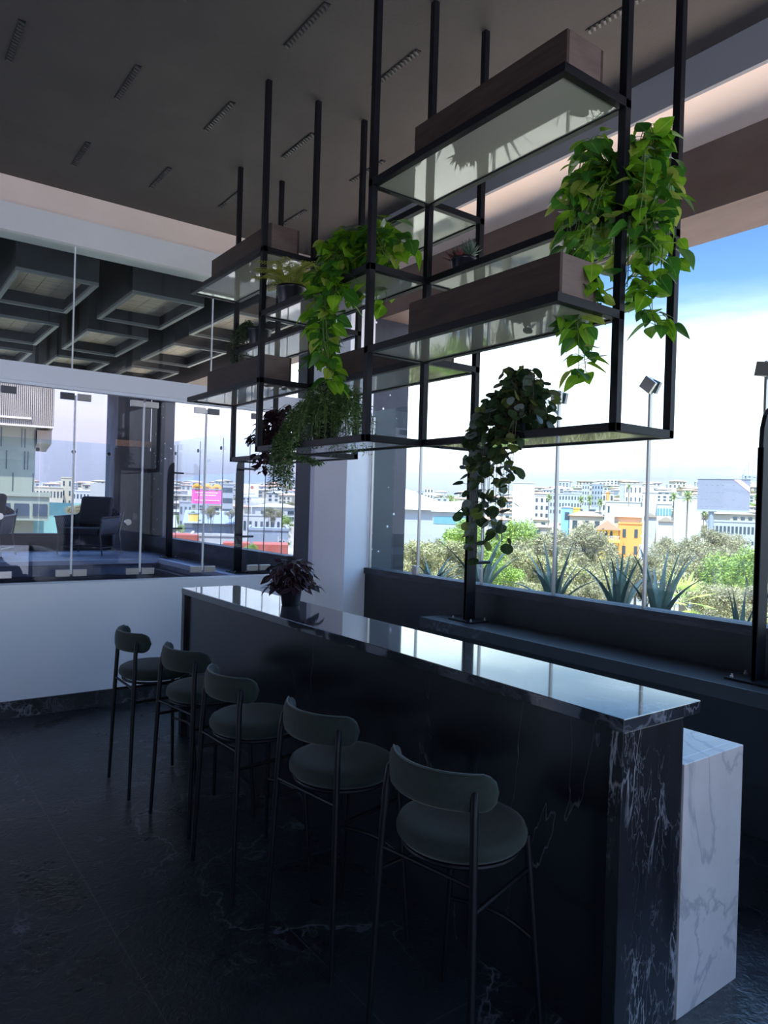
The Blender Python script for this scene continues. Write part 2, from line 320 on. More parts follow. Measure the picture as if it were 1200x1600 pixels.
for a, b in zip(us[:-1], us[1:]):
    k += 1; w = struct('window_%d' % k, BX(a+.004, YW+.045, 2.80, b-.004, YW+.057, 3.83), m_glass)
    BX(b-.006, YW+.042, 2.80, b+.003, YW+.060, 3.82).build('edge_seal', m_edgew, w)

# ---------------------------------------------------------------- windscreens (glass panes, joint rods, blades)
ys = [-.36, .37, 1.15, 1.951, 2.671, 3.407, 4.147, 4.958, 5.70]
def screen(y0, y1, zb, zt, lab, grp, cl=None, rod=True, brk=0, rw=.012):
    t = thing('windscreen_panel', lab, 'glass panel', (XG, y0, zb), 0, grp)
    h = zt-zb; BX(-.006, .006, 0, .006, y1-y0-.006, h).build('pane', m_glassb, t)
    if rod: BX(-rw, y1-y0-.010, 0, rw, y1-y0+.004, h-.06).build('joint_rod', m_steel if rw > .01 else m_steeld, t)
    if brk:
        c = MB(); M1 = Matrix.Translation((-.03, y1-y0-.003, h-.11)) @ Matrix.Rotation(R(brk), 4, 'X')
        c.box(-.012, -.045, -.04, .012, .045, .04, M=M1)
        c.box(.045, -.045, -.04, .07, .045, .04, M=Matrix.Translation((-.03, y1-y0-.003, h-.11)) @ Matrix.Rotation(R(brk*.4+12), 4, 'X'))
        c.build('clamp', m_steel, t, bevel=.003)
    return t
nm = ['beside the near room edge', 'third to the right of the orange house view', 'just beyond the right black blade post', 'in front of the palm and billboard view', 'in front of the orange house view', 'behind the trailing coin-leaf plant', 'left of the tall black blade post', 'beside the white corner column in front of the speckled pier']
for i in range(8):
    screen(ys[i], ys[i+1], 1.155, 2.685, 'clear frameless windscreen pane '+nm[i], 'glass panes of the room windscreen', brk={3: 38, 4: 4, 2: 10}.get(i, 0))
bc = BX(4.0, 4.925, 1.155, 4.035, 4.99, 1.235).build('glass_clamp', m_steel, bevel=.003); tag(bc, 'small steel clamp at the foot of the pane joint beside the speckled pier', 'clamp')
yo = [7.24, 7.523, 7.986, 8.436, 9.282, 10.113, 11.037, 11.18]
for i in range(7):
    t = screen(yo[i], yo[i+1], 1.16, 2.70, 'terrace windscreen pane, %s from the dark pier by the column' % ['first', 'second', 'third', 'fourth', 'fifth', 'sixth', 'last'][i], 'glass panes of the terrace windscreen', rod=True, rw=.003)
    MB().lathe([(0, -.012), (.024, -.008), (.028, 0), (.024, .008), (0, .012)], 16).build('round_clamp', m_steeld, t, smooth=True, M=Matrix.Translation((XG-.03, yo[i+1], 2.50)) @ Matrix.Rotation(PI/2, 4, 'Y')).matrix_parent_inverse = Matrix()
    c = [x for x in bpy.data.objects if x.parent == t and x.name.startswith('round_clamp')][0]; c.matrix_basis = Matrix.Translation((-.03, yo[i+1]-yo[i], 1.34)) @ Matrix.Rotation(PI/2, 4, 'Y')
fx = [-.6, .55, 1.15, 1.75, 2.35, 2.9, 3.46]
for i in range(6):
    t = thing('rear_windscreen_panel', 'terrace end windscreen pane, %s' % ['leftmost behind the left lounge chair', 'behind the left chair seat', 'between the two lounge chairs', 'behind the white sign view', 'behind the right lounge chair back', 'against the concrete column'][i], 'glass panel', (fx[i], 12.65, 1.16), 0, 'glass panes of the terrace end windscreen')
    BX(.005, -.006, 0, fx[i+1]-fx[i]-.005, .006, 1.53).build('pane', m_glassb, t)
    MB().tube([(fx[i+1]-fx[i]-.04, -.03, 1.36), (fx[i+1]-fx[i]-.04, .03, 1.36)], .03, 14).build('round_clamp', m_steeld, t, smooth=True)
def blade(y, lab, z0=.89):
    t = thing('blade_post', lab, 'post', (3.83, y, z0), 0, 'black blade posts of the windscreen')
    h = 2.34-z0; prof = [(-.05, .012), (.05, .012), (.05, h-.03), (.045, h), (.02, h-.01), (-.02, h-.05), (-.045, h-.12), (-.05, h-.2)]
    M = Matrix(((1, 0, 0, 0), (0, 0, 1, 0), (0, 1, 0, 0), (0, 0, 0, 1)))
    MB().prism(prof, -.012, .012, M=M).build('blade', m_black, t, bevel=.002)
    BX(-.05, -.016, .012, -.04, .016, h-.22).build('flange', m_black, t)
    BX(-.10, -.13, 0, .09, .13, .012).build('base_plate', m_black, t, bevel=.002)
    for dx in (-.075, .07):
        for dy in (-.1, .1): MB().lathe([(.011, .012), (.011, .02), (.006, .022), (.006, .032), (0, .033)], 10, (dx, dy, 0)).build('bolt', m_steel, t, smooth=True)
    for zz in (.45, h-.16): MB().tube([(.05, 0, zz), (.20, 0, zz)], .014, 10).build('standoff', m_black, t, smooth=True)
    return t
blade(1.84, 'tall black steel blade post at the right edge, bolted to the stone ledge')
blade(4.05, 'tall black blade post behind the trailing coin-leaf plant, bolted to the ledge')
blade(8.26, 'black blade post on the terrace beside the white billboard view', .88)
blade(10.72, 'farthest black blade post, beside the distant dark pier', .88)

# ---------------------------------------------------------------- hanging shelf frame
SX = (1.895, 2.235, 2.58); SY = (1.62, 2.735, 3.845, 4.96); SZ = (2.055, 2.463, 2.85, 3.235)
fr = thing('hanging_shelf', 'large black steel shelf frame with glass shelves hung from the ceiling above the bar', 'shelf unit', (2.235, 3.29, H))
hw = .016
def fb(b, *a): return b.box(*[v-o for v, o in zip(a, (2.235, 3.29, H)*2)])
for (i, j) in ((0, 1), (0, 2), (1, 0), (1, 1), (1, 2), (1, 3), (2, 0), (2, 1), (2, 2), (2, 3)):
    x, y = SX[i], SY[j]; fb(MB(), x-hw, y-hw, SZ[0], x+hw, y+hw, H).build('post', m_black, fr, bevel=.002)
for i in (0, 1):
    for j in range(3):
        for z in ((SZ[3], SZ[1]) if (i+j) % 2 == 0 else (SZ[2], SZ[0])):
            x0, x1, y0, y1 = SX[i], SX[i+1], SY[j], SY[j+1]; t = .032
            b = MB()
            fb(b, x0-hw, y0-hw, z, x1+hw, y0+hw, z+t); fb(b, x0-hw, y1-hw, z, x1+hw, y1+hw, z+t)
            fb(b, x0-hw, y0+hw, z, x0+hw, y1-hw, z+t); fb(b, x1-hw, y0+hw, z, x1+hw, y1-hw, z+t)
            rl = b.build('shelf_rail', m_black, fr, bevel=.0015)
            fb(MB(), x0+hw, y0+hw, z+.006, x1-hw, y1-hw, z+.026).build('glass_shelf', m_panel, fr)
# wooden boxes
def wbox(x, y0, y1, z, lab):
    t = thing('wooden_planter_box', lab, 'planter box', (x, y0, z), 0, 'walnut boxes on the hanging shelves')
    Lh = y1-y0; h = .165; b = MB(); wt = .014
    b.box(0, 0, 0, wt, Lh, h).box(.2-wt, 0, 0, .2, Lh, h).box(wt, Lh-wt, 0, .2-wt, Lh, h).box(wt, wt, 0, .2-wt, Lh-wt, .012)
    b.build('box_body', m_wood, t, bevel=.001)
    BX(wt, 0, 0, .2-wt, wt, h).build('end_board', m_woodend, t)
    return t
wbox(1.94, 1.65, 2.49, SZ[3]+.026, 'long walnut box on the highest shelf at the upper right')
wbox(1.94, 1.65, 2.495, SZ[1]+.026, 'long walnut box on the lower right shelf beneath the succulent pot')
wbox(1.94, 3.867, 4.74, SZ[3]+.026, 'walnut box on the upper left shelf, behind the potted fern')
wbox(1.94, 3.92, 4.76, SZ[1]+.026, 'walnut box on the lower left shelf above the purple trailing plant')
wbox(2.285, 2.80, 3.63, SZ[1]+.026, 'walnut box behind the trailing pothos in the middle of the shelves')

# ---------------------------------------------------------------- ceiling slots
sl = thing('ceiling_slot_vent', 'x', 'vent', (0, 0, 0), 0, 'linear slot vents in the dark ceiling')
BX(-.018, -.215, -.004, .018, .215, .002).build('slot', mat('slot_black', (.004, .004, .005), .6), sl)
bb = MB()
for i in range(14):
    y = -.2+i*.0308; bb.box(-.016, -.006, -.012, .016, .006, -.003, M=Matrix.Translation((0, y, 0)) @ Matrix.Rotation(R(28), 4, 'Z'))
bb.build('baffle', mat('baffle_grey', (.05, .045, .045), .4), sl)
slots = []
for xx in (.637, 1.24, 1.82, 2.40, 2.985, 3.3):
    for yy in (5.515, 4.40, 3.285, 2.19):
        if xx > 3.1: continue
        slots.append((xx, yy))
first = True
rown = {5.515: 'farthest row by the pool wall', 4.40: 'second row from the pool wall', 3.285: 'third row, nearer the shelf middle', 2.19: 'nearest row'}
coln = {.637: 'leftmost', 1.24: 'second from left', 1.82: 'middle', 2.40: 'fourth from left', 2.985: 'rightmost'}
for xx, yy in slots:
    o = sl if first else copy_tree(sl); first = False
    o.location = (xx, yy, H); o['label'] = 'dark slotted ceiling vent, %s in the %s' % (coln[xx], rown[yy])

# ---------------------------------------------------------------- bar
bar = thing('bar_counter', 'tall bar counter clad in black marble with polished stone top', 'bar counter', (0, 0, 0))
BX(1.965, 1.355, 1.055, 2.415, 5.205, 1.10).build('bar_top', m_top, bar, bevel=.003)
BX(1.968, 1.358, 0, 2.315, 1.408, 1.055).build('end_panel', m_barend, bar, bevel=.002)
BX(1.968, 5.15, 0, 2.315, 5.203, 1.055).build('end_panel', m_bar, bar, bevel=.002)
BX(1.995, 1.408, 0, 2.05, 5.15, 1.055).build('front_panel', m_bar, bar)
BX(2.05, 1.408, 0, 2.313, 5.15, 1.055).build('bar_body', m_dark, bar)
wc = thing('white_counter', 'low white veined quartz counter behind the black bar', 'counter', (0, 0, 0))
BX(2.318, 1.394, .85, 2.72, 5.2, .89).build('counter_top', m_quartz, wc, bevel=.003)
BX(2.318, 1.352, 0, 2.72, 1.394, .89).build('end_panel', m_quartz, wc, bevel=.002)
BX(2.318, 1.394, 0, 2.69, 5.19, .85).build('cabinet', m_cream, wc)

# ---------------------------------------------------------------- stools
def make_stool():
    t = thing('bar_stool', 'x', 'bar stool', (0, 0, 0), 0, 'green velvet bar stools along the bar')
    prof = [(0, .672), (.16, .672), (.198, .678), (.213, .695), (.215, .712), (.208, .730), (.19, .740), (.15, .745), (0, .747)]
    MB().lathe(prof, 48).build('seat', m_green, t, smooth='all')
    # curved back pad
    b = MB(); n = 40; m = 14; Rr = .232; ph = R(62)
    for i in range(n+1):
        u = -1+2*i/n; a = PI+u*ph; e_ = abs(u); hh = .056*math.sqrt(max(1-max((e_-.78)/.22, 0)**2, .0)); th = .021*math.sqrt(max(1-max((e_-.86)/.14, 0)**2, 0.0))
        hh = max(hh, .002); th = max(th, .002)
        for k in range(m):
            q = 2*PI*k/m; cx = math.copysign(abs(math.cos(q))**.7, math.cos(q)); cz = math.copysign(abs(math.sin(q))**.75, math.sin(q))
            rr = Rr+cx*th; b.v.append((rr*math.cos(a)+.012, rr*math.sin(a), .905+cz*hh-.010*(1-abs(u))*0))
    for i in range(n):
        for k in range(m):
            a = i*m+k; c = i*m+(k+1) % m; b.f.append((a, c, c+m, a+m)); b.m.append(0)
    b.f.append(tuple(range(m))); b.f.append(tuple(n*m+k for k in reversed(range(m)))); b.m += [0, 0]
    bk = b.build('backrest', m_green, t, smooth='all')
    pts = []
    for i in range(25):
        u = -.8+1.6*i/24; a = PI+u*ph; pts.append(((Rr+.006)*math.cos(a)+.012, (Rr+.006)*math.sin(a), .962))
    MB().tube(pts, .0035, 6).build('piping', m_greenp, bk, smooth=True)
    for s in (-1, 1):
        MB().tube([(-.205, s*.205, .006), (-.188, s*.186, .6), (-.180, s*.176, .84), (-.172, s*.170, .905), (-.158, s*.160, .922)], [.0095, .0125, .0125, .0125, .010], 12).build('leg', m_black, t, smooth=True)
        MB().tube([(.20, s*.205, .006), (.165, s*.150, .678)], [.0095, .0125], 12).build('leg', m_black, t, smooth=True)
        MB().tube([(-.190, s*.188, .565), (.170, s*.157, .565)], .008, 10).build('side_bar', m_black, t, smooth=True)
    MB().tube([(-.186, s2*.182, .64) for s2 in (-1, -.5, 0, .5, 1)], .007, 8).build('rear_bar', m_black, t, smooth=True)
    MB().tube([(.183+.045*math.cos(PI*v/2), v*.180, .33) for v in [i/8 for i in range(-8, 9)]], .008, 8).build('footrest', m_black, t, smooth=True)
    MB().tube([(.19*math.cos(2*PI*i/32), .19*math.sin(2*PI*i/32), .664) for i in range(33)], .008, 8, cap=False).build('seat_ring', m_black, t, smooth=True)
    return t
st = make_stool()
for i, (x, y, a, lab) in enumerate(((1.62, 1.72, 11, 'dark green velvet bar stool nearest the camera, at the near end of the bar'), (1.60, 2.41, 8, 'dark green bar stool second from the near end of the bar'),
        (1.555, 3.11, 3, 'dark green bar stool in the middle of the row of five'), (1.575, 3.76, 9, 'dark green bar stool second from the far end, overlapping the farthest one'), (1.50, 4.38, 0, 'farthest dark green bar stool, standing against the white wall view'))):
    o = st if i == 0 else copy_tree(st)
    o.location = (x, y, 0); o.rotation_euler = (0, 0, R(a)); o['label'] = lab
#PLANTS
# ---------------------------------------------------------------- plants
rng = random.Random(7)
def leaf(b, p, d, up, Ln, Wd, mi=0, n=6, curl=.25, fold=.18, kind='heart'):
    p = Vector(p); d = Vector(d).normalized(); s = d.cross(up)
    if s.length < .05: s = d.cross(Vector((1, .3, 0)))
    s.normalize(); nn = s.cross(d).normalized(); o = len(b.v)
    for i in range(n+1):
        t = i/n
        if kind == 'heart': w = (math.sin(PI*min(t*1.0, 1)**.62))**.9
        elif kind == 'lance': w = math.sin(PI*t**.8)**1.1
        elif kind == 'round': w = math.sqrt(max(0, 1-(2*t-1)**2))
        else: w = math.sin(PI*t)
        w = max(w, .02)*Wd*.5
        c = p+d*(t*Ln)-nn*(curl*Ln*t*t)
        for sgn, u in ((-1, 0), (0, .5), (1, 1)):
            b.v.append(tuple(c+s*(sgn*w)+nn*(abs(sgn)*fold*w))); b.uv[len(b.v)-1] = (u, t)
    for i in range(n):
        for k in (0, 1):
            a = o+i*3+k; b.f.append((a, a+1, a+4, a+3)); b.m.append(mi)
def rv(r=1): return Vector((rng.uniform(-1, 1), rng.uniform(-1, 1), rng.uniform(-1, 1)))*r
def bez(pts, n):
    # smooth line through the given points
    pts = [Vector(q) for q in pts]; out = []; m = len(pts)-1
    for i in range(n+1):
        t = i/n*m; k = min(int(t), m-1); u = t-k
        p0 = pts[max(k-1, 0)]; p1 = pts[k]; p2 = pts[k+1]; p3 = pts[min(k+2, m)]
        out.append(.5*((2*p1)+(p2-p0)*u+(2*p0-5*p1+4*p2-p3)*u*u+(3*p1-p0-3*p2+p3)*u**3))
    return out
def pot(t, x, y, z, r, h, m=None, name='pot'):
    MB().lathe([(0, 0), (r*.76, 0), (r*.80, h*.05), (r*.97, h*.86), (r*1.02, h*.88), (r*1.03, h), (r*.95, h), (r*.93, h*.88), (0, h*.86)], 32, (x, y, z)).build(name, m or m_pot, t, smooth='all')
    MB().lathe([(0, h*.90), (r*.92, h*.88)], 24, (x, y, z)).build('soil', m_soil, t)
m_po1 = leafmat('pothos_leaf', (.14, .36, .015), (.30, .56, .03), (.45, .62, .10), .35, .55)
m_po2 = leafmat('pothos_leaf_dark', (.035, .15, .02), (.07, .22, .02), (.16, .32, .06), .32, .35)
m_po3 = leafmat('pothos_leaf_yellow', (.38, .50, .06), (.50, .56, .12), (.14, .33, .03), .4, .5)
def trailing(t, vines, ln, wd, mats, kind='heart', step=.035, droop=.6, stemr=.0018, stemm=None, wts=(.5, .38, .12), pet=.03, jitter=.6, n=6, spread=.0, lname='leaves', fold=.18):
    b = MB(); sb = MB()
    for v in vines:
        tot = sum((Vector(v[i+1])-Vector(v[i])).length for i in range(len(v)-1)); k = max(4, int(tot/step)); pts = bez(v, k)
        sb.tube(pts, stemr, 5)
        for i, p in enumerate(pts):
            if i == 0 and len(v) > 3: continue
            q = rng.uniform(0, 2*PI); out = Vector((math.cos(q), math.sin(q), rng.uniform(-.3, .5)))
            tip = p+out*pet*rng.uniform(.5, 1.4)
            if spread: tip += rv(spread)
            if pet > .015: sb.tube([p, (p+tip)*.5+Vector((0, 0, .004)), tip], stemr*.7, 4, cap=False)
            d = (out*rng.uniform(.5, 1)+Vector((0, 0, -droop*rng.uniform(.3, 1.5)))+rv(jitter*.4)).normalized()
            s = rng.uniform(.65, 1.15)
            mi = 0 if rng.random() < wts[0] else (1 if rng.random() < wts[1]/(1-wts[0]+1e-6) else 2)
            up = (Vector((0, 0, 1))+out*.6+rv(jitter))
            leaf(b, tip, d, up, ln*s, wd*s, mi % len(mats), n, rng.uniform(.0, .35), fold, kind)
    b.build(lname, mats, t, smooth=True); sb.build('stems', stemm or m_stem, t, smooth=True)
def mound(c, r, zr, n, drop, dirs=(0, 2*PI), z0=.05):
    """vines that rise out of the pot, arch over its rim and fall"""
    vs = []
    for i in range(n):
        a = rng.uniform(*dirs); rr = r*rng.uniform(.55, 1.0); up = zr*rng.uniform(.3, 1.0); dp = drop*rng.uniform(.1, 1.0)
        e = Vector((math.cos(a), math.sin(a), 0)); c = Vector(c)
        vs.append([c+e*.02, c+e*rr*.45+Vector((0, 0, up)), c+e*rr*.9+Vector((0, 0, up*.55)), c+e*rr*1.05+Vector((0, 0, -dp))])
    return vs
ZL = lambda i: SZ[i]+.026
# right pothos
t = thing('pothos_plant', 'large bright green trailing pothos around the right-hand shelf post against the sky', 'plant', (2.36, 1.70, ZL(2)), 0, None); T0 = Vector(t.location)
def loc(vs): return [[Vector(p)-T0 for p in v] for v in vs]
pot(t, 0, 0, 0, .06, .10)
c = (2.36, 1.72, ZL(2)+.09)
vs = mound(c, .15, .16, 26, .26)
vs += [[c, (2.26, 1.86, 3.14), (2.20, 1.93, 3.02), (2.17, 1.95, 2.82), (2.18, 1.90, 2.72)],
       [c, (2.24, 1.84, 3.18), (2.19, 1.88, 3.08), (2.16, 1.90, 2.92)],
       [c, (2.26, 1.80, 3.10), (2.17, 1.84, 2.90), (2.14, 1.85, 2.66), (2.15, 1.80, 2.50), (2.15, 1.76, 2.44)],
       [c, (2.25, 1.75, 3.02), (2.14, 1.78, 2.80), (2.13, 1.76, 2.56), (2.14, 1.72, 2.36), (2.15, 1.71, 2.26)],
       [c, (2.22, 1.68, 3.0), (2.14, 1.68, 2.75), (2.14, 1.66, 2.52)],
       [c, (2.36, 1.50, 3.16), (2.38, 1.42, 3.02), (2.37, 1.40, 2.80), (2.36, 1.41, 2.62)],
       [c, (2.34, 1.52, 3.20), (2.36, 1.47, 3.05), (2.35, 1.45, 2.76), (2.34, 1.44, 2.52), (2.35, 1.42, 2.45)],
       [c, (2.33, 1.56, 3.14), (2.33, 1.50, 2.9), (2.33, 1.48, 2.66), (2.32, 1.50, 2.50)],
       [c, (2.42, 1.50, 3.08), (2.46, 1.44, 2.9), (2.46, 1.45, 2.70)],
       [c, (2.30, 1.60, 2.98), (2.28, 1.56, 2.8), (2.27, 1.57, 2.62)],
       [c, (2.28, 1.48, 3.12), (2.27, 1.44, 2.95), (2.28, 1.43, 2.78)]]
vs += [[Vector(q)+rv(.03) if k_ else Vector(q) for k_, q in enumerate(v)] for v in vs[-11:]]
vs = [[Vector((q[0], 1.665+(q[1]-1.66)*.52, q[2])) for q in v] for v in vs]
trailing(t, loc(vs), .092, .070, [m_po1, m_po2, m_po3], step=.034, pet=.030)
# left pothos
t = thing('pothos_plant', 'bright green trailing pothos on the middle shelf beside the potted fern', 'plant', (2.06, 3.10, ZL(2)), 0, None); T0 = Vector(t.location)
pot(t, 0, 0, 0, .07, .13)
c = (2.06, 3.10, ZL(2)+.12)
vs = mound(c, .19, .17, 30, .20)
vs += [[c, (2.03, 2.95, 3.12), (2.04, 2.82, 3.08), (2.06, 2.74, 2.98)], [c, (2.05, 2.92, 3.18), (2.10, 2.76, 3.14), (2.12, 2.70, 3.0)], [c, (2.0, 2.9, 3.1), (1.99, 2.84, 2.98), (1.99, 2.83, 2.9)],
       [c, (2.10, 2.88, 3.10), (2.16, 2.72, 3.10), (2.17, 2.66, 3.02)],
       [c, (1.95, 3.20, 3.05), (1.86, 3.22, 2.86), (1.86, 3.18, 2.66), (1.86, 3.20, 2.48)],
       [c, (1.93, 3.12, 3.02), (1.85, 3.12, 2.84), (1.85, 3.10, 2.62), (1.86, 3.06, 2.44), (1.86, 3.02, 2.36)],
       [c, (1.94, 3.05, 3.0), (1.86, 3.05, 2.8), (1.86, 3.03, 2.66)],
       [c, (1.94, 3.28, 3.0), (1.86, 3.30, 2.84), (1.85, 3.27, 2.70), (1.86, 3.22, 2.6)],
       [c, (1.95, 3.30, 3.12), (1.88, 3.38, 3.0), (1.86, 3.36, 2.84)],
       [c, (1.93, 3.18, 3.08), (1.85, 3.16, 2.9), (1.85, 3.14, 2.74), (1.86, 3.16, 2.54), (1.87, 3.12, 2.42)],
       [c, (1.92, 3.0, 3.0), (1.86, 2.97, 2.9), (1.86, 2.98, 2.78)]]
vs += [[Vector(q)+rv(.03) if k_ else Vector(q) for k_, q in enumerate(v)] for v in vs[-11:]]
vs = [[Vector((q[0], 3.02+(q[1]-3.06)*.58, q[2])) for q in v] for v in vs]
trailing(t, loc(vs), .094, .072, [m_po1, m_po2, m_po3], step=.034, pet=.030)
# fern
m_fe = leafmat('fern_leaf', (.48, .54, .07), (.64, .64, .13), (.6, .6, .15), .5, .55)
t = thing('potted_fern', 'small yellow-green fern in a round black pot on the middle shelf', 'potted plant', (2.00, 3.69, ZL(2)), 0)
pot(t, 0, 0, 0, .085, .135)
b = MB(); sb = MB()
for i in range(54):
    a = i*2.4; ln = rng.uniform(.16, .25); e_ = Vector((math.cos(a), math.sin(a), 0)); el = rng.uniform(.35, 1.25)
    p0 = Vector((0, 0, .12))+e_*.02; p1 = p0+(e_*math.cos(el)+Vector((0, 0, math.sin(el))))*ln*.55; p2 = p0+e_*ln*(.5+.5*math.cos(el))+Vector((0, 0, ln*(math.sin(el)*.8-.15)))
    pts = bez([p0, p1, p2], 16); sb.tube(pts, .0013, 4)
    for k in range(3, 17):
        d = (pts[k]-pts[k-1]).normalized(); s = d.cross(Vector((0, 0, 1))).normalized(); w = .042*math.sin(PI*min(1, (k+1)/19.))+.006
        for sg in (-1, 1): leaf(b, pts[k], (s*sg+d*.45), Vector((0, 0, 1)), w, .011, 0, 2, .1, .1, 'lance')
b.build('fronds', [m_fe], t); sb.build('stems', m_stem, t)
# succulents
m_su = leafmat('succulent_leaf', (.10, .16, .10), (.17, .23, .17), (.20, .26, .2), .45, .1)
m_sr = leafmat('red_succulent_leaf', (.20, .04, .05), (.28, .07, .07), (.3, .1, .1), .45, .1)
t = thing('succulent_pot', 'spiky green and red succulents in a small dark pot on a shelf', 'potted plant', (2.36, 2.61, ZL(2)), 0)
pot(t, 0, 0, 0, .062, .10, m_potp)
b = MB()
for cx_, cy_, n_, ln, mi, zz in ((.005, -.035, 42, .08, 0, .115), (-.01, .015, 30, .07, 0, .11), (.0, .052, 30, .08, 1, .10), (.03, -.01, 24, .05, 0, .11), (-.035, -.01, 18, .05, 1, .10)):
    for i in range(n_):
        a = i*2.4; el = .25+1.2*i/n_; d = Vector((math.cos(a)*math.cos(el), math.sin(a)*math.cos(el), math.sin(el)))
        leaf(b, (cx_, cy_, zz-.01), d, Vector((0, 0, 1)), ln*rng.uniform(.75, 1.1), .018, mi, 4, -.15, .5, 'lance')
b.build('leaves', [m_su, m_sr], t, smooth=True)
# small trailing pearls plant
m_pe = leafmat('pearl_leaf', (.025, .07, .03), (.05, .12, .04), (.06, .12, .05), .5, .2)
t = thing('trailing_succulent', 'small dark trailing bead-leaved plant spilling from a black pot on the far left shelf', 'potted plant', (2.34, 4.78, ZL(2)), 0); T0 = Vector(t.location)
pot(t, 0, 0, 0, .085, .15)
vs = []
for i in range(46):
    a = rng.uniform(0, 2*PI); e1 = Vector((math.cos(a)*.05, math.sin(a)*.05, 0)); c0 = Vector((2.33, 4.84, ZL(2)+.14)); yy = rng.uniform(4.84, 4.97); xx = rng.uniform(2.20, 2.30); dz = rng.uniform(.04, .30)
    vs.append([c0+e1*.3, Vector((2.28, yy-.03, ZL(2)+.20+rng.uniform(-.03, .02))), Vector((xx, yy, ZL(2)+.13)), Vector((xx-.01, yy+rng.uniform(-.01, .02), ZL(2)+.15-dz))])
trailing(t, loc(vs), .014, .012, [m_pe, m_pe], 'round', step=.009, pet=.008, stemr=.001, n=3, stemm=m_stemd)
# asparagus-like bushy plant
m_as = leafmat('asparagus_leaf', (.05, .13, .035), (.11, .22, .05), (.1, .2, .05), .5, .3)
m_as2 = leafmat('asparagus_leaf_pale', (.22, .32, .14), (.30, .40, .18), (.3, .4, .2), .5, .3)
m_as3 = leafmat('asparagus_leaf_dark', (.02, .06, .02), (.04, .09, .03), (.03, .08, .03), .5, .2)
t = thing('asparagus_fern', 'dense fine-leaved dark green fern bush trailing from the lowest middle shelf', 'plant', (2.05, 3.35, ZL(0)), 0); T0 = Vector(t.location)
pot(t, 0, 0, 0, .08, .12)
c = (2.05, 3.27, ZL(0)+.12)
vs = mound(c, .23, .20, 170, .17)
for i in range(64):
    y = rng.uniform(3.34, 3.56); y2 = y+rng.uniform(-.02, .06)
    vs.append([c, (1.97, y-.05, 2.27+rng.uniform(-.04, .05)), (1.86, y, 2.12), (1.85, y2, 2.0), (1.85, y2+rng.uniform(-.05, .03), rng.uniform(1.80, 1.95))])
for i in range(26):
    y = rng.uniform(2.98, 3.15); vs.append([c, (2.02, y+.05, 2.30), (1.98, y, 2.24), (1.96, y-.05, rng.uniform(2.10, 2.2))])
for i in range(12):
    vs.append([c, (1.92, 3.35, 2.2), (1.85, 3.38, 2.02), (1.85, 3.22+rng.uniform(-.05, .05), 1.99), (1.86, 3.08+rng.uniform(-.05, .08), 1.96)])
trailing(t, loc(vs), .024, .0075, [m_as, m_as3, m_as2], 'lance', step=.0085, pet=.010, stemr=.001, n=2, wts=(.5, .3, .2), jitter=.9, droop=.2)
# purple trailing plant on shelf
m_pu = leafmat('purple_leaf', (.018, .007, .014), (.035, .011, .022), (.22, .20, .26), .3, .08, stripes=.45)
m_pu2 = leafmat('dark_plum_leaf', (.016, .006, .011), (.04, .010, .02), (.08, .03, .05), .35, .1)
t = thing('purple_trailing_plant', 'dark purple leafy plant trailing over the lowest left shelf edge', 'plant', (2.33, 4.38, ZL(0)), 0); T0 = Vector(t.location)
pot(t, 0, 0, 0, .07, .11)
c = (2.33, 4.38, ZL(0)+.10)
vs = mound(c, .16, .22, 26, .05)
vs += [[c, (2.25, 4.25, 2.34), (2.22, 4.40, 2.28), (2.21, 4.46, 2.2)], [c, (2.24, 4.2, 2.2), (2.20, 4.30, 2.1), (2.19, 4.34, 1.99)], [c, (2.3, 4.2, 2.4), (2.25, 4.3, 2.36), (2.22, 4.35, 2.3)]]
vs += [[c, (2.28, 4.2, 2.30), (2.21, 4.36, 2.16), (2.20, 4.38, 2.02), (2.2, 4.38, 1.97)], [c, (2.28, 4.2, 2.28), (2.20, 4.42, 2.2), (2.19, 4.52, 2.2), (2.19, 4.56, 2.22)],
       [c, (2.27, 4.15, 2.2), (2.20, 4.33, 2.10), (2.2, 4.36, 1.98)], [c, (2.25, 4.25, 2.2), (2.20, 4.44, 2.10), (2.2, 4.46, 2.06)], [c, (2.24, 4.12, 2.36), (2.22, 4.22, 2.3), (2.2, 4.25, 2.18)]]
trailing(t, loc(vs), .062, .036, [m_pu2, m_pu2], 'lance', step=.022, pet=.02, stemm=m_stemd, droop=.5)
# coin-leaf plant
m_co = leafmat('coin_leaf', (.025, .055, .022), (.05, .09, .03), (.09, .14, .06), .35, .3)
m_co2 = leafmat('coin_leaf_light', (.12, .17, .03), (.18, .22, .05), (.2, .25, .08), .4, .45)
m_co3 = leafmat('coin_leaf_dusty', (.12, .16, .14), (.18, .22, .19), (.2, .25, .2), .6, .1)
t = thing('coin_leaf_plant', 'dark trailing plant with round coin leaves hanging from the lowest right shelf', 'plant', (2.33, 2.22, ZL(0)), 0); T0 = Vector(t.location)
pot(t, 0, 0, 0, .07, .11)
c = (2.33, 2.22, ZL(0)+.10)
vs = mound(c, .14, .20, 34, .10)
for (y, zb) in ((2.47, 1.72), (2.46, 1.56), (2.43, 1.60), (2.41, 1.50), (2.38, 1.66), (2.36, 1.72), (2.34, 1.62), (2.31, 1.66), (2.29, 1.74), (2.26, 1.80), (2.23, 1.68), (2.20, 1.64), (2.17, 1.62), (2.15, 1.86), (2.12, 1.76), (2.10, 1.92)):
    vs.append([c, (2.26, y*.5+1.11, 2.26), (2.205, y, 2.12), (2.20, y+.01, 1.96), (2.20+rng.uniform(-.02, .02), y+rng.uniform(-.02, .02), zb)])
vs = [[Vector((q[0], 2.21+(q[1]-2.28)*.70, q[2])) for q in v] for v in vs]
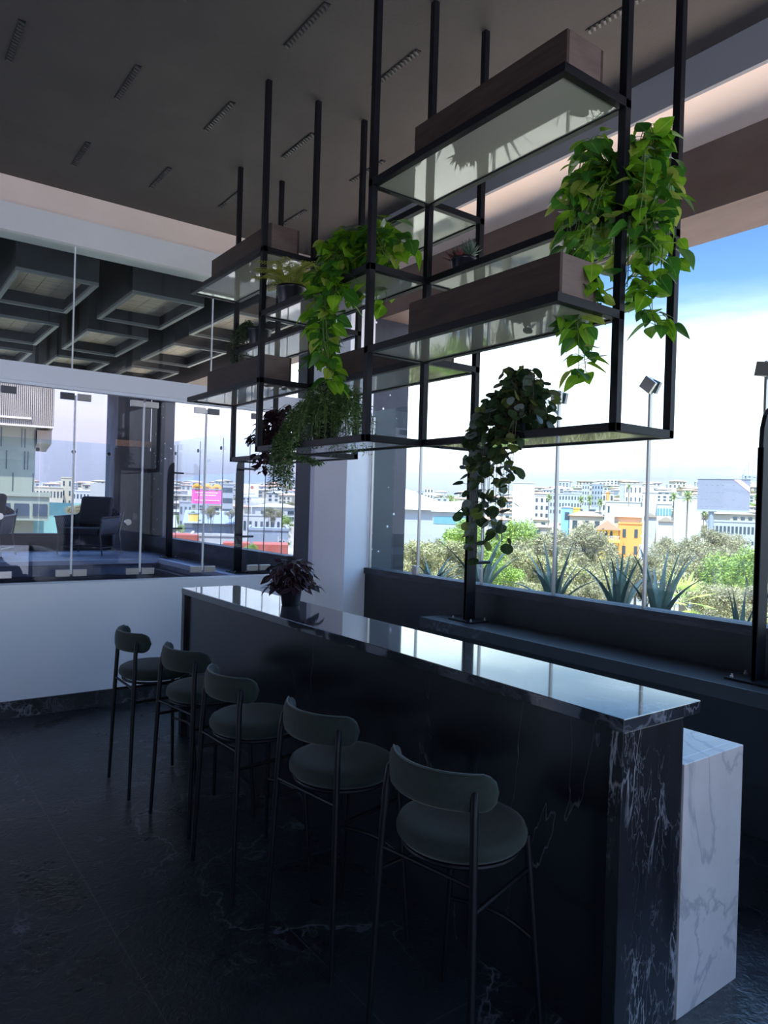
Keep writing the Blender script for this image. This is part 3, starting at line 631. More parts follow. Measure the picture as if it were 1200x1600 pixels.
trailing(t, loc(vs), .052, .050, [m_co, m_co2, m_co3], 'round', step=.026, pet=.020, n=6, stemm=m_stemd, wts=(.62, .2, .18), jitter=.9, stemr=.0013, fold=.05)
# purple plant on the bar
t = thing('potted_purple_plant', 'dark purple plant with silver-striped pointed leaves in a black pot standing on the bar', 'potted plant', (2.26, 4.06, 1.10), 0); T0 = Vector(t.location)
pot(t, 0, 0, 0, .072, .125)
c = (2.26, 4.06, 1.215)
vs = mound(c, .15, .17, 34, -.02)
trailing(t, loc(vs), .085, .042, [m_pu, m_pu2, m_pu], 'lance', step=.030, pet=.02, stemm=m_stemd, droop=.35, wts=(.55, .3, .15), n=6)
#OUTSIDE
# ---------------------------------------------------------------- pool terrace
GZ = -9.0
struct('terrace_floor', MB().box(XB-3, 6.5, .3, XB-.5, 13.2, .88).box(XB-.5, 10.35, .3, 4.0, 13.2, .88).box(3.57, 6.5, .3, 4.0, 10.35, .88), m_deck)
tr = MB().box(XB-.5, 10.31, .84, 3.61, 10.37, .90).box(3.53, 6.5, .84, 3.61, 10.33, .90); struct('trim_9', tr, mat('pale_coping_edge', (.34, .40, .50), .4))
struct('trim_10', MB().box(3.42, 6.5, .60, 3.55, 10.30, .775).box(XB, 10.2, .6, 3.42, 10.30, .70), m_rough)
struct('pool_basin', BX(XB-.5, 6.45, -.6, 3.57, 10.35, -.5), m_dark)
struct('pool_water', BX(XB-.5, 6.42, .55, 3.57, 10.34, .66), m_water)
struct('wall_terrace_end', BX(XB-3, 12.6, -9, 3.5, 12.75, 1.16), m_dark)
ccb = MB().box(3.50, 12.42, -9, 4.06, 13.1, 3.612).box(3.46, 12.40, 1.2, 3.53, 12.46, 2.62).box(4.0, 12.38, .88, 4.08, 12.44, 2.60)
struct('column_concrete', ccb, m_conc)
o = BX(3.47, 12.33, 2.655, 4.30, 12.42, 2.76).build('timber_beam', m_timber, bevel=.004); tag(o, 'short raw timber beam fixed across the concrete column on the terrace', 'beam')
ob = MB().box(3.78, 12.39, 1.40, 3.88, 12.42, 1.52).build('wall_socket', m_steeld); tag(ob, 'small metal outlet box on the concrete terrace column', 'outlet')
# coffers over the pool
ck = 0
cxs = [(-1.0, -.33), (0, .66), (1.0, 1.655), (1.945, 2.62), (2.93, 3.6)]
cname = ['first', 'second', 'third', 'fourth', 'fifth']
def coffer(x0, x1, y0, y1, lab):
    t = thing('ceiling_coffer', lab, 'ceiling coffer', (x0, y0, 3.61), 0, 'timber-lined ceiling coffers over the pool')
    w, d, h = x1-x0, y1-y0, .64; b = MB(); k = .025
    b.box(0, 0, .03, k, d, h).box(w-k, 0, .03, w, d, h).box(k, 0, .03, w-k, k, h).box(k, d-k, .03, w-k, d, h); b.build('side_board', m_coffer, t)
    b = MB(); b.box(0, 0, 0, .04, d, .03).box(w-.04, 0, 0, w, d, .03).box(.04, 0, 0, w-.04, .025, .03).box(.04, d-.025, 0, w-.04, d, .03); b.build('rim', m_rim, t)
    BX(k, k, .13, w-k, d*.24, .15).build('dark_board', m_coffer, t)
    b = MB()
    for i in range(4):
        a = k+(w-2*k)*i/4; b.box(a+.003, d*.24, .135, a+(w-2*k)/4-.003, d-k, .155)
    b.build('plank_panel', m_cofwood, t)
for r_, (y0, y1, sh) in enumerate(((6.56, 7.76, 0), (8.38, 9.65, .06), (10.2, 11.4, .12), (12.0, 13.1, .18))):
    for c_, (x0, x1) in enumerate(cxs):
        coffer(x0+sh, x1+sh, y0, y1, 'timber-lined dark ceiling coffer over the pool, %s from left in the %s row' % (cname[c_], ['nearest', 'second', 'third', 'farthest'][r_]))
# lounge chairs
def lounge():
    t = thing('lounge_chair', 'x', 'lounge chair', (0, 0, .88), 0, 'rope lounge chairs on the pool terrace')
    for sx_ in (-1, 1):
        MB().tube([(sx_*.36, -.30, 0), (sx_*.33, -.33, .33), (sx_*.36, -.35, .56)], .013, 8).build('leg', m_steeld, t, smooth=True)
        MB().tube([(sx_*.37, .33, 0), (sx_*.33, .30, .33), (sx_*.36, .38, .68)], .013, 8).build('leg', m_steeld, t, smooth=True)
    MB().tube([(.34, -.33, .12), (.34, .30, .12), (-.34, .30, .12), (-.34, -.33, .12), (.34, -.33, .12)], .009, 6).build('stretcher', m_steeld, t, smooth=True)
    pts = []; tops = []; n = 24
    for i in range(n+1):
        u = -1+2*i/n; a = abs(u)
        if a > .55: f = (a-.55)/.45; x = math.copysign(.37+.01*f, u); y = .26-.62*f; z = .60-.02*f
        else: x = .37*math.sin(u/.55*PI/2)/1.0; y = .26+.14*math.cos(u/.55*PI/2); z = .60+.15*(math.cos(u/.55*PI/2))**1.5
        pts.append((x, y, z))
    b = MB()
    for i, (x, y, z) in enumerate(pts):
        b.v += [(x*.9, y*.9-.01, .33), (x, y, z), (x*.96, y*.96, z), (x*.86, y*.86-.01, .33)]
    for i in range(n):
        for k in range(4): a = i*4+k; c = i*4+(k+1) % 4; b.f.append((a, c, c+4, a+4)); b.m.append(0)
    b.f += [(0, 1, 2, 3), (n*4+3, n*4+2, n*4+1, n*4)]; b.m += [0, 0]
    b.build('rope_shell', m_rope, t, smooth='all')
    MB().tube(pts, .014, 8).build('arm_rail', m_steeld, t, smooth=True)
    BX(-.31, -.36, .30, .31, .24, .42).build('seat_cushion', m_cushion, t, bevel=.03)
    BX(-.26, -.06, -.23, .26, .06, .25).build('back_cushion', m_cushion, t, bevel=.05, M=Matrix.Translation((0, .17, .66)) @ Matrix.Rotation(R(-14), 4, 'X'))
    return t
lc = lounge(); lc.location = (2.93, 11.75, .88); lc.rotation_euler = (0, 0, R(-42)); lc['label'] = 'grey rope lounge chair with dark cushions in front of the white sign view'
l2 = copy_tree(lc); l2.location = (1.42, 11.65, .88); l2.rotation_euler = (0, 0, R(-25)); l2['label'] = 'grey rope lounge chair cut off by the left edge of the photo'

# ---------------------------------------------------------------- planter with agaves outside the window
struct('planter_outside', MB().box(4.5-.36, -2.5, -1.0, 4.18, 5.6, 1.12).box(4.90, -2.5, -1.0, 4.95, 5.6, .93).box(4.18, -2.5, .6, 4.90, 5.6, .92), m_rough)
m_ag = leafmat('agave_leaf', (.20, .27, .21), (.28, .36, .29), (.3, .38, .3), .5, .1)
def agave(x, y, s, n, lab, spread=.8, seed=1, z=.92):
    r = random.Random(seed); t = thing('agave_plant', lab, 'plant', (x, y, z), 0, 'agaves in the planter outside the window'); b = MB()
    for i in range(n):
        a = i*2.4+r.uniform(-.3, .3); ln = s*r.uniform(.85, 1.2)+.10; lean = spread*r.uniform(.15, 1.0); w = .052*s/.5*r.uniform(.8, 1.1); e1 = Vector((math.cos(a), math.sin(a), 0)); sd = Vector((-e1.y, e1.x, 0)); o_ = len(b.v); m = 9
        for k in range(m+1):
            q = k/m; ang = lean*(.35+.9*q); c0 = e1*(.03+ln*math.sin(ang)*q)+Vector((0, 0, ln*math.cos(ang)*q)); ww = w*.5*(1-q**2.2)*(.75+.5*math.sin(PI*min(q*1.4, 1)))+.001
            up = (e1*math.cos(ang)*-1+Vector((0, 0, math.sin(ang))))
            b.v += [tuple(c0-sd*ww+up*ww*.35), tuple(c0-up*ww*.25), tuple(c0+sd*ww+up*ww*.35), tuple(c0+up*ww*.08)]
            for dd, uu in ((4, 0), (3, .5), (2, 1), (1, .5)): b.uv[len(b.v)-dd] = (uu, q)
        for k in range(m):
            for j in range(4): p_ = o_+k*4+j; q_ = o_+k*4+(j+1) % 4; b.f.append((p_, q_, q_+4, p_+4)); b.m.append(0)
    b.build('leaves', [m_ag], t, smooth=True)
agave(4.52, 5.30, .34, 16, 'small spiky agave at the foot of the speckled pier outside the window', 1.1, 3)
agave(4.60, 4.72, .52, 11, 'tall agave between the speckled pier and the black blade post', .7, 5)
agave(4.55, 3.83, .46, 13, 'agave just outside the glass right of the black blade post, behind the coin-leaf plant', .9, 8)
agave(4.60, 3.25, .46, 14, 'broad agave outside the window below the blue-walled house view', .7, 11)
agave(4.60, 2.92, .50, 12, 'tall-leaved agave outside the window below the orange house view', .6, 14)
agave(4.50, 2.28, .26, 12, 'low agave outside the window near the right blade post', 1.2, 17)

# ---------------------------------------------------------------- land
m_land = noisy('dry_city_ground', (.22, .19, .14), (.34, .30, .24), .05, rough=.95)
m_asph = noisy('asphalt', (.16, .155, .15), (.22, .21, .2), 1, rough=.9)
m_hill = noisy('dry_hillside', (.26, .25, .21), (.42, .38, .32), .02, rough=.95)
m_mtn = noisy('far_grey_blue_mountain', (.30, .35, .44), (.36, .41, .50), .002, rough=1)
prof = [(-400, 15), (-100, 18), (60, 20), (180, 22), (300, 26), (450, 30), (560, 24), (640, 20), (720, 20), (800, 26), (850, 38), (900, 44), (960, 46), (1040, 46), (1100, 50), (1180, 62), (1260, 70), (1500, 80)]
def prof_h(px):
    for (a, ha), (b, hb) in zip(prof[:-1], prof[1:]):
        if a <= px <= b: return ha+(hb-ha)*(px-a)/(b-a)
    return prof[0][1] if px < prof[0][0] else prof[-1][1]
def ground_z(px, D):
    if D <= 170: return GZ
    f = min((D-170)/830, 1); top = EYE+prof_h(px)*1000/FOC*(1 if f < 1 else 1)
    return GZ+(top-GZ)*f**1.25
def land_pt(px, D, dz=0): q = CPOS+F0*D+R0*((px-600)/FOC*D); return Vector((q.x, q.y, ground_z(px, D)+dz))
b = MB(); cols = list(range(-900, 2200, 50)); Ds = [6, 60, 120, 170, 250, 330, 420, 520, 640, 780, 900, 1000, 1010]
for D in Ds:
    for px in cols:
        q = land_pt(px, D); b.v.append((q.x, q.y, q.z if D < 1005 else -60))
for i in range(len(Ds)-1):
    for j in range(len(cols)-1):
        a = i*len(cols)+j; b.f.append((a, a+1, a+1+len(cols), a+len(cols))); b.m.append(0)
o = b.build('city_ground', m_land, smooth=True); o['kind'] = 'structure'
b = MB(); sk = [(-900, 30), (-200, 34), (60, 24), (200, 22), (280, 34), (320, 44), (370, 47), (430, 40), (500, 46), (560, 34), (640, 24), (760, 24), (900, 30), (2200, 30)]
for px in range(-900, 2200, 20):
    for (a, ha), (c_, hc) in zip(sk[:-1], sk[1:]):
        if a <= px <= c_: hh = ha+(hc-ha)*(px-a)/(c_-a); break
    D = 3000; q = CPOS+F0*D+R0*((px-600)/FOC*D); z = EYE+hh*D/FOC+math.sin(px*.05)*4
    b.v += [(q.x, q.y, -60), (q.x, q.y, z), (q.x+F0.x*400, q.y+F0.y*400, -60)]
n_ = len(b.v)//3
for i in range(n_-1):
    for k in range(3): b.f.append((i*3+k, i*3+(k+1) % 3, i*3+3+(k+1) % 3, i*3+3+k)); b.m.append(0)
o = b.build('far_mountains', m_mtn); o['kind'] = 'structure'
YR = math.atan2(R0.y, R0.x)
q = P(1000, 915, 98); o = BX(-14, -14, 0, 16, 9, .06).build('street', m_asph, loc=(q.x, q.y, GZ)); o.rotation_euler = (0, 0, YR); o['kind'] = 'structure'

# ---------------------------------------------------------------- buildings
mw = {k: mat('wall_'+k, c, .8) for k, c in dict(white=(.46, .45, .44), cream=(.46, .41, .31), orange=(.80, .30, .07), yellow=(.85, .56, .10), blue=(.20, .45, .70), terracotta=(.50, .26, .17), grey=(.34, .35, .37), palegrey=(.34, .35, .37), red=(.38, .09, .06), teal=(.20, .40, .36), brownroof=(.32, .26, .21), slate=(.25, .28, .33), pink=(.85, .12, .38), louver=(.27, .29, .22), sandstone=(.36, .32, .26)).items()}
m_win = mat('window_dark_glass', (.05, .07, .09), .1)
m_winb = mat('window_blue_glass', (.12, .28, .34), .1)
def place(px, D, dz=0, py=None):
    q = CPOS+F0*D+R0*((px-600)/FOC*D); return q
def pxz(px, py, D): return P(px, py, D).z
FOOT = []
def building(px0, px1, py_top, D, depth, wall, lab, roof=None, rmat=None, rows=0, colsn=0, wm=None, base=None, rz=0, name='building', cat='building', group=None, parapet=True, wfrac=.45, band=False):
    x0 = (px0-600)/FOC*D; x1 = (px1-600)/FOC*D; q = CPOS+F0*D+R0*((x0+x1)/2); zt = pxz((px0+px1)/2, py_top, D); zb = GZ if base is None else base
    az = math.atan(((px0+px1)/2-600)/FOC); t = thing(name, lab, cat, (q.x, q.y, zb), YR+rz-az, group); w = (x1-x0)*math.cos(az); h = zt-zb
    cq = q+(F0*math.cos(az)+R0*math.sin(az))*(depth/2); FOOT.append((cq.x, cq.y, max(w, depth)*.62))
    BX(-w/2, 0, 0, w/2, depth, h).build('wall', wall, t)
    if roof == 'hip':
        e_ = w*.06; rh = w*.14
        MB().add([(-w/2-e_, -e_, h), (w/2+e_, -e_, h), (w/2+e_, depth+e_, h), (-w/2-e_, depth+e_, h), (-w*.2, depth*.5, h+rh), (w*.2, depth*.5, h+rh)], [(3, 2, 1, 0), (0, 1, 5, 4), (2, 3, 4, 5), (1, 2, 5), (3, 0, 4)]).build('roof', rmat or mw['terracotta'], t)
    elif roof == 'gable':
        rh = w*.35; MB().add([(-w/2-.3, -.3, h), (w/2+.3, -.3, h), (0, -.3, h+rh), (-w/2-.3, depth+.3, h), (w/2+.3, depth+.3, h), (0, depth+.3, h+rh)], [(0, 1, 2), (4, 3, 5), (0, 2, 5, 3), (2, 1, 4, 5), (1, 0, 3, 4)]).build('roof', rmat or mw['brownroof'], t)
    elif roof == 'long':
        rh = h*.12+.8; MB().add([(-w/2-.3, -.5, h), (w/2+.3, -.5, h), (w/2+.3, depth+.5, h), (-w/2-.3, depth+.5, h), (-w/2-.3, depth/2, h+rh), (w/2+.3, depth/2, h+rh)], [(3, 2, 1, 0), (0, 1, 5, 4), (2, 3, 4, 5), (1, 2, 5), (3, 0, 4)]).build('roof', rmat or mw['brownroof'], t)
    elif parapet:
        MB().box(-w/2-.1, -.1, h, w/2+.1, .2, h+.3).box(-w/2-.1, .2, h, -w/2+.2, depth, h+.3).box(w/2-.2, .2, h, w/2+.1, depth, h+.3).build('parapet', wall, t)
    for r_ in range(rows):
        for c_ in range(colsn):
            cw = w/colsn; ch = min(h, 3.2*rows)/rows; zc = h-ch*(r_+.55); xc = -w/2+cw*(c_+.5)
            if band:
                if c_ == 0: BX(-w/2+.2, -.06, zc-ch*.2, w/2-.2, .02, zc+ch*.25).build('window_band', wm or m_win, t)
            else: BX(xc-cw*wfrac/2, -.06, zc-ch*.25, xc+cw*wfrac/2, .02, zc+ch*.25).build('window', wm or m_win, t)
    return t, w, h
# orange house
t, w, h = building(967, 1004, 819, 128, 9, mw['orange'], 'orange three-storey house with a yellow wing among trees', rows=3, colsn=2, wfrac=.3)
t2, w2, h2 = building(932, 967, 826, 126, 9, mw['yellow'], 'yellow gabled house wing with arched windows beside the orange house', roof=None, parapet=False)
MB().add([(-w2/2-.4, -.9, h2-.2), (w2/2+.4, -.9, h2-.2), (0, -.9, h2+1.5), (-w2/2-.4, 9, h2-.2), (w2/2+.4, 9, h2-.2), (0, 9, h2+1.5)], [(0, 1, 2), (4, 3, 5), (0, 2, 5, 3), (2, 1, 4, 5), (1, 0, 3, 4)]).build('roof', mw['terracotta'], t2)
for i in range(3):
    bb = MB(); xx = -1.0+i*.85; pr_ = [(xx-.22, h2-1.6), (xx+.22, h2-1.6), (xx+.22, h2-.7), (xx+.13, h2-.45), (xx, h2-.38), (xx-.13, h2-.45), (xx-.22, h2-.7)]
    bb.prism(pr_, -.04, .05, M=Matrix(((1, 0, 0, 0), (0, 0, 1, 0), (0, 1, 0, 0), (0, 0, 0, 1)))).build('arched_window', m_win, t2)
BX(-w2/2, -1.1, h2-2.4, w2/2+.3, 0, h2-1.9).build('balcony', mw['yellow'], t2)
bal = MB()
for i in range(14): bal.box(-w2/2+.1+i*w2/13.5, -1.08, h2-1.9, -w2/2+.2+i*w2/13.5, -1.0, h2-1.35)
bal.box(-w2/2, -1.1, h2-1.35, w2/2+.2, -.98, h2-1.25).build('balustrade', mw['white'], t2)
building(890, 942, 806, 140, 10, mw['cream'], 'cream house with a low red tiled hip roof above the tree tops', 'hip', rows=1, colsn=3)
building(877, 895, 793, 150, 8, mw['blue'], 'small bright blue walled house with one square window', 'hip', rows=1, colsn=1, wfrac=.4)
building(894, 906, 795, 152, 6, mw['yellow'], 'small yellow house next to the blue one')
building(946, 1002, 785, 175, 14, mw['white'], 'long white building with a row of tall tapering windows', rows=1, colsn=6, wfrac=.3)
building(975, 1002, 757, 230, 14, mw['white'], 'tall white hotel tower on the skyline with rounded top', rows=6, colsn=4, wfrac=.28)
building(967, 974.6, 757, 232, 10, mw['grey'], 'dark grey slab tower joined to the left of the white hotel')
building(1003, 1027, 770, 170, 12, mw['white'], 'blank white block right of the white hotel tower')
building(1026, 1049, 788, 165, 12, mw['white'], 'white building with turquoise glazed front', rows=1, colsn=5, wm=m_winb, wfrac=.7)
building(940, 958, 770, 240, 12, mw['white'], 'white flats with an orange centre strip on the skyline', rows=4, colsn=3)
building(947, 951, 770, 238, 3, mw['orange'], 'narrow orange stair tower in front of the distant white flats')
building(908, 920, 757, 420, 20, mw['palegrey'], 'left pale grey twin tower on the far skyline', rows=6, colsn=3)
building(923, 941, 757, 430, 20, mw['slate'], 'right bluish twin tower block on the far skyline', rows=6, colsn=4)
building(960, 1003, 808, 135, 9, mw['cream'], 'house with a broad grey-brown shingle roof behind the orange house', 'long')
building(1006, 1026, 808, 142, 8, mw['white'], 'left pointed-gable house with dark brown roof', 'gable')
building(1029, 1052, 815, 138, 8, mw['white'], 'right pointed-gable house with dark brown roof', 'gable')
building(1052, 1096, 778, 190, 10, mw['white'], 'large white blank wall building behind the tall palms')
building(1105, 1192, 816, 160, 10, mw['palegrey'], 'long grey office block with a grid of windows under the billboard', rows=3, colsn=14, wfrac=.6)
building(1000, 1052, 852, 112, .4, mw['white'], 'white street wall behind the parked cars', name='street_wall', cat='wall', parapet=False)
building(1100, 1192, 851, 116, .4, mw['white'], 'white street wall below the billboard post', name='street_wall', cat='wall', parapet=False)
building(800, 834, 755, 200, 10, mw['white'], 'plain tall white slab building behind the coin-leaf plant')
building(834, 858, 775, 300, 12, mw['white'], 'white block of flats with stacked balconies', rows=4, colsn=3)
building(858, 905, 772, 330, 14, mw['palegrey'], 'long pale blue-grey hotel terrace on the hillside', rows=3, colsn=10)
building(676, 742, 800, 140, 12, mw['palegrey'], 'low pale warehouse with a wide white roof near the speckled pier', 'long', mw['white'], rows=1, colsn=1, band=True, wm=m_winb)
building(650, 672, 768, 420, 18, mw['palegrey'], 'pale apartment block on the hazy skyline by the pier', rows=4, colsn=4)
building(662, 676, 762, 400, 18, mw['white'], 'white apartment tower on the hazy skyline', rows=5, colsn=3)
building(735, 745, 768, 500, 18, mw['cream'], 'small cream block on the far skyline left of the coin-leaf plant', rows=3, colsn=3)
# white pyramid-roofed hall
q = place(640, 170); t = thing('tent_hall', 'white hall with a big sloping tent roof beside the speckled pier', 'building', (q.x, q.y, GZ), YR)
BX(-12, 0, 0, 12, 18, pxz(640, 796, 170)-GZ).build('wall', mw['palegrey'], t); hh = pxz(640, 796, 170)-GZ
MB().add([(-14, -1, hh), (13, -1, hh), (13, 19, hh), (-14, 19, hh), (-1, 9, hh+5.2)], [(0, 1, 4), (1, 2, 4), (2, 3, 4), (3, 0, 4), (3, 2, 1, 0)]).build('roof', mw['white'], t)
# billboards
def billboard(px0, px1, py0, py1, D, lab, face, post=True, extra=None, rz=0):
    x0 = (px0-600)/FOC*D; x1 = (px1-600)/FOC*D; q = CPOS+F0*D+R0*((x0+x1)/2); zc = pxz((px0+px1)/2, (py0+py1)/2, D); az = math.atan(((px0+px1)/2-600)/FOC); t = thing('billboard', lab, 'billboard', (q.x, q.y, GZ), YR+rz-az); w = (x1-x0)*math.cos(az); h = (py1-py0)/FOC*D; z0 = zc-h/2-GZ
    BX(-w/2, 0, z0, w/2, .6, z0+h).build('panel', face, t); MB().box(-w/2-.15, -.05, z0-.25, w/2+.15, .7, z0).box(-w/2-.15, -.05, z0+h, w/2+.15, .7, z0+h+.15).build('frame', mw['grey'], t)
    if post: MB().tube([(-w*.22, .5, 0), (-w*.22, .5, z0)], w*.055, 12).build('post', mw['slate'], t, smooth=True)
    return t, w, h, z0
m_lil = mat('pale_lilac_board', (.23, .235, .30), .6)
t, w, h, z0 = billboard(1088, 1170, 749, 797, 105, 'large blank pale lilac billboard on a thick post at the right', m_lil)
b = MB()
for i in range(9):
    for j in range(4):
        if rng.random() < .85: b.box(-w/2+w*(i+.6)/9.6, -.03, z0+h*(j+.5)/4.3, -w/2+w*(i+.6)/9.6+.13, .01, z0+h*(j+.5)/4.3+.16)
b.build('bolt_mark', mw['slate'], t)
MB().add([(w/2-2.2, -.03, z0+h), (w/2-1.3, -.03, z0+h), (w/2, -.03, z0+h-1.1), (w/2, -.03, z0+h-1.9)], [(3, 2, 1, 0)]).build('pink_corner_strip', mat('pale_pink', (.75, .45, .55), .6), t)
for k_ in (-.5, 0, .6): MB().tube([(w/2-.3+k_, .8, z0+h), (w/2-.3+k_, .8, z0+h+1.6+(.9 if k_ == 0 else 0))], .06, 6).build('antenna', mw['grey'], t)
t, w, h, z0 = billboard(299, 346, 765, 787, 120, 'pink and yellow advertising billboard seen through the terrace glass', mw['pink'], post=False)
b = MB().box(-w/2, .05, z0+h, w/2, .55, z0+h+.55)
for i in range(3): b.lathe([(0, 0), (.62, 0), (.62, .5), (0, .5)], 20, (0, 0, 0)) if False else b.tube([(-w/2+w*(i+.5)/3, .05, z0+h+.25), (-w/2+w*(i+.5)/3, .55, z0+h+.25)], w*.155, 20)
b.build('yellow_top', mat('sunny_yellow', (.90, .50, .08), .6), t)
b = MB()
for i in range(3): b.tube([(-w/2+w*(i+.5)/3, -.02, z0+h+.1), (-w/2+w*(i+.5)/3, .05, z0+h+.1)], w*.07, 16)
b.build('brown_disc', mat('chestnut_brown', (.25, .10, .04), .6), t)
b = MB(); rr_ = random.Random(3)
for j, (zz, a0, a1) in enumerate(((.78, .12, .86), (.60, .20, .80), (.24, .10, .92))):
    x = -w/2+w*a0
    while x < -w/2+w*a1: l_ = rr_.uniform(.12, .4); b.box(x, -.03, z0+h*zz-.09, x+l_, .01, z0+h*zz+.07); x += l_+.1
b.build('small_lettering', mat('pale_pink_lettering', (.95, .75, .85), .6), t)
t, w, h, z0 = billboard(367, 403, 755, 776, 140, 'white billboard with a small red emblem seen through the terrace glass', mat('pale_mint_board', (.70, .80, .76), .6), post=False)
MB().tube([(w*.22, -.03, z0+h*.7), (w*.22, .02, z0+h*.7)], .34, 14).build('red_emblem', mw['red'], t)
BX(-w/2+.3, -.03, z0+.4, w*.0, .01, z0+.55).build('small_lettering', mw['palegrey'], t); BX(w*.1, -.03, z0+.5, w*.36, .01, z0+.65).build('small_lettering', mw['palegrey'], t)
billboard(295, 311, 803, 817, 100, 'plain yellow square sign among trees', mat('amber_sign', (.85, .58, .12), .6), post=False)
# left side city
building(346, 364, 757, 170, 10, mw['palegrey'], 'curvy balcony office block right of the pink billboard', rows=6, colsn=1, band=True)
building(280, 300, 785, 160, 10, mw['palegrey'], 'pale grey block left below the pink billboard', rows=3, colsn=3)
building(205, 275, 826, 92, 14, mw['palegrey'], 'grey warehouse beside the far dark pier', 'long', mw['grey'])
building(290, 372, 818, 100, 16, mw['palegrey'], 'long warehouse with grey sloping roof', 'long', mw['slate'])
building(300, 372, 838, 88, 8, mw['white'], 'white shop row with dark doorways under the warehouse', rows=1, colsn=5, wfrac=.5, base=GZ)
building(262, 312, 836, 85, 6, mw['red'], 'red low shop front at the terrace sill', parapet=False, base=pxz(300, 862, 76))

building(370, 440, 806, 125, 12, mw['white'], 'white low shopping hall with flat roof beyond the blade post', rows=1, colsn=8)
t, w, h = building(388, 452, 829, 84, 12, mw['slate'], 'dark grey store wall with partly hidden white letters')
for ch_, xo in (('b', .72), ('a', .83), ('n', .94)):
    cu = bpy.data.curves.new('letter', 'FONT'); cu.body = ch_; cu.size = 1.5; cu.extrude = .04; co = bpy.data.objects.new('letter', cu); COL.objects.link(co); dg = bpy.context.evaluated_depsgraph_get(); me = bpy.data.meshes.new_from_object(co.evaluated_get(dg)); bpy.data.objects.remove(co)
    lo = bpy.data.objects.new('letter', me); COL.objects.link(lo); me.materials.append(mw['white']) if not me.materials else None; lo.parent = t; lo.matrix_basis = Matrix.Translation((-w/2+w*xo, -.08, h-1.7)) @ Matrix.Rotation(PI/2, 4, 'X')
building(395, 452, 851, 74, 5, mw['red'], 'orange-red canopy roof beside the dark grey store', parapet=False, base=pxz(300, 862, 76))

building(350, 392, 849, 76, 4, mw['red'], 'red shop awning left of the blade post', parapet=False, base=pxz(300, 862, 76))

building(50, 98, 762, 190, 12, mw['cream'], 'long cream building left of the cream tower behind the terrace', rows=2, colsn=9)
building(94, 113, 747, 200, 12, mw['cream'], 'cream tower with small square windows behind the terrace', rows=6, colsn=2, wfrac=.25)
building(113, 145, 768, 260, 12, mw['white'], 'low white long building right of the cream tower', rows=1, colsn=6)
building(140, 173, 755, 60, 6, mw['white'], 'plain white sign wall behind the right lounge chair', parapet=False, name='sign_wall', cat='wall')
building(-60, 135, 784, 50, .5, mw['teal'], 'turquoise mesh fence behind the lounge chairs', parapet=False, name='mesh_fence', cat='fence')
# tall louvred building
D = 48; t = thing('louvred_building', 'tall cream building with staggered vertical louvre slits at the left edge', 'building', tuple(place(20, D))[:2]+(GZ,), YR-math.atan(-580/FOC))
def lx(px): return (px-20)/FOC*D*math.cos(math.atan(580/FOC))
def lz(py): return pxz(20, py, D)-GZ
BX(lx(-260), 0, lz(664), lx(82), 12, lz(470)).build('upper_block', mw['louver'], t)
BX(lx(-260), 1.0, lz(900), lx(54), 12, lz(664)).build('lower_block', mw['louver'], t)
BX(lx(56), .8, lz(668)-.9, lx(80), 11, lz(668)).build('soffit_wedge', mw['sandstone'], t)
b = MB(); rr_ = random.Random(5)
rws = [560, 592, 627, 664, 700, 735, 772]
for i in range(len(rws)-1):
    x = -250
    while x < (80 if i < 3 else 52):
        if rr_.random() < .33: b.box(lx(x), -.03 if i < 3 else .97, lz(rws[i+1])+.12, lx(x+rr_.choice((1.5, 2, 4))), .02 if i < 3 else 1.02, lz(rws[i])-.12)
        x += rr_.uniform(4, 9)
b.build('louvre_slit', m_win, t)
b = MB()
x = -250
while x < 80: b.box(lx(x), -.10, lz(664), lx(x)+.05, 0, lz(470)); x += 3.2
b.build('fin', mw['sandstone'], t)
MB().box(lx(-260), -.12, lz(664)-.06, lx(82), .0, lz(664)+.06).box(lx(-260), -.2, lz(654), lx(46), .0, lz(651)).build('ledge_band', mw['white'], t)
building(-40, 78, 775, 46, 2.9, mw['louver'], 'glazed balcony box with flat roof projecting from the louvred building', rows=1, colsn=4, wfrac=.8, base=pxz(20, 813, 46))

# hillside houses (small, far)
protos = []
hr = random.Random(21)
for wallc, roofc in (('white', None), ('cream', 'terracotta'), ('white', 'terracotta'), ('palegrey', None), ('sandstone', 'brownroof'), ('white', 'palegrey')):
    b = MB(); b.box(-.5, -.5, -.6, .5, .5, .5)
    for i in range(3):
        for j in range(2): b.box(-.38+i*.3, -.52, -.25+j*.36, -.24+i*.3, -.5, -.05+j*.36, mi=1)
    if roofc: b.add([(-.56, -.56, .5), (.56, -.56, .5), (.56, .56, .5), (-.56, .56, .5), (-.2, 0, .72), (.2, 0, .72)], [(3, 2, 1, 0), (0, 1, 5, 4), (2, 3, 4, 5), (1, 2, 5), (3, 0, 4)], 2)
    protos.append(([mw[wallc], m_win, mw[roofc or wallc]], b))
pm = []
for mats_, b in protos:
    o = b.build('hillside_house', mats_); pm.append(o)
cnt = 0
def put(o, first, loc_, sc_, rz): 
    c = o if first else o.copy()
    if not first: COL.objects.link(c)
    c.location = loc_; c.scale = sc_; c.rotation_euler = (0, 0, rz); return c
used = set()
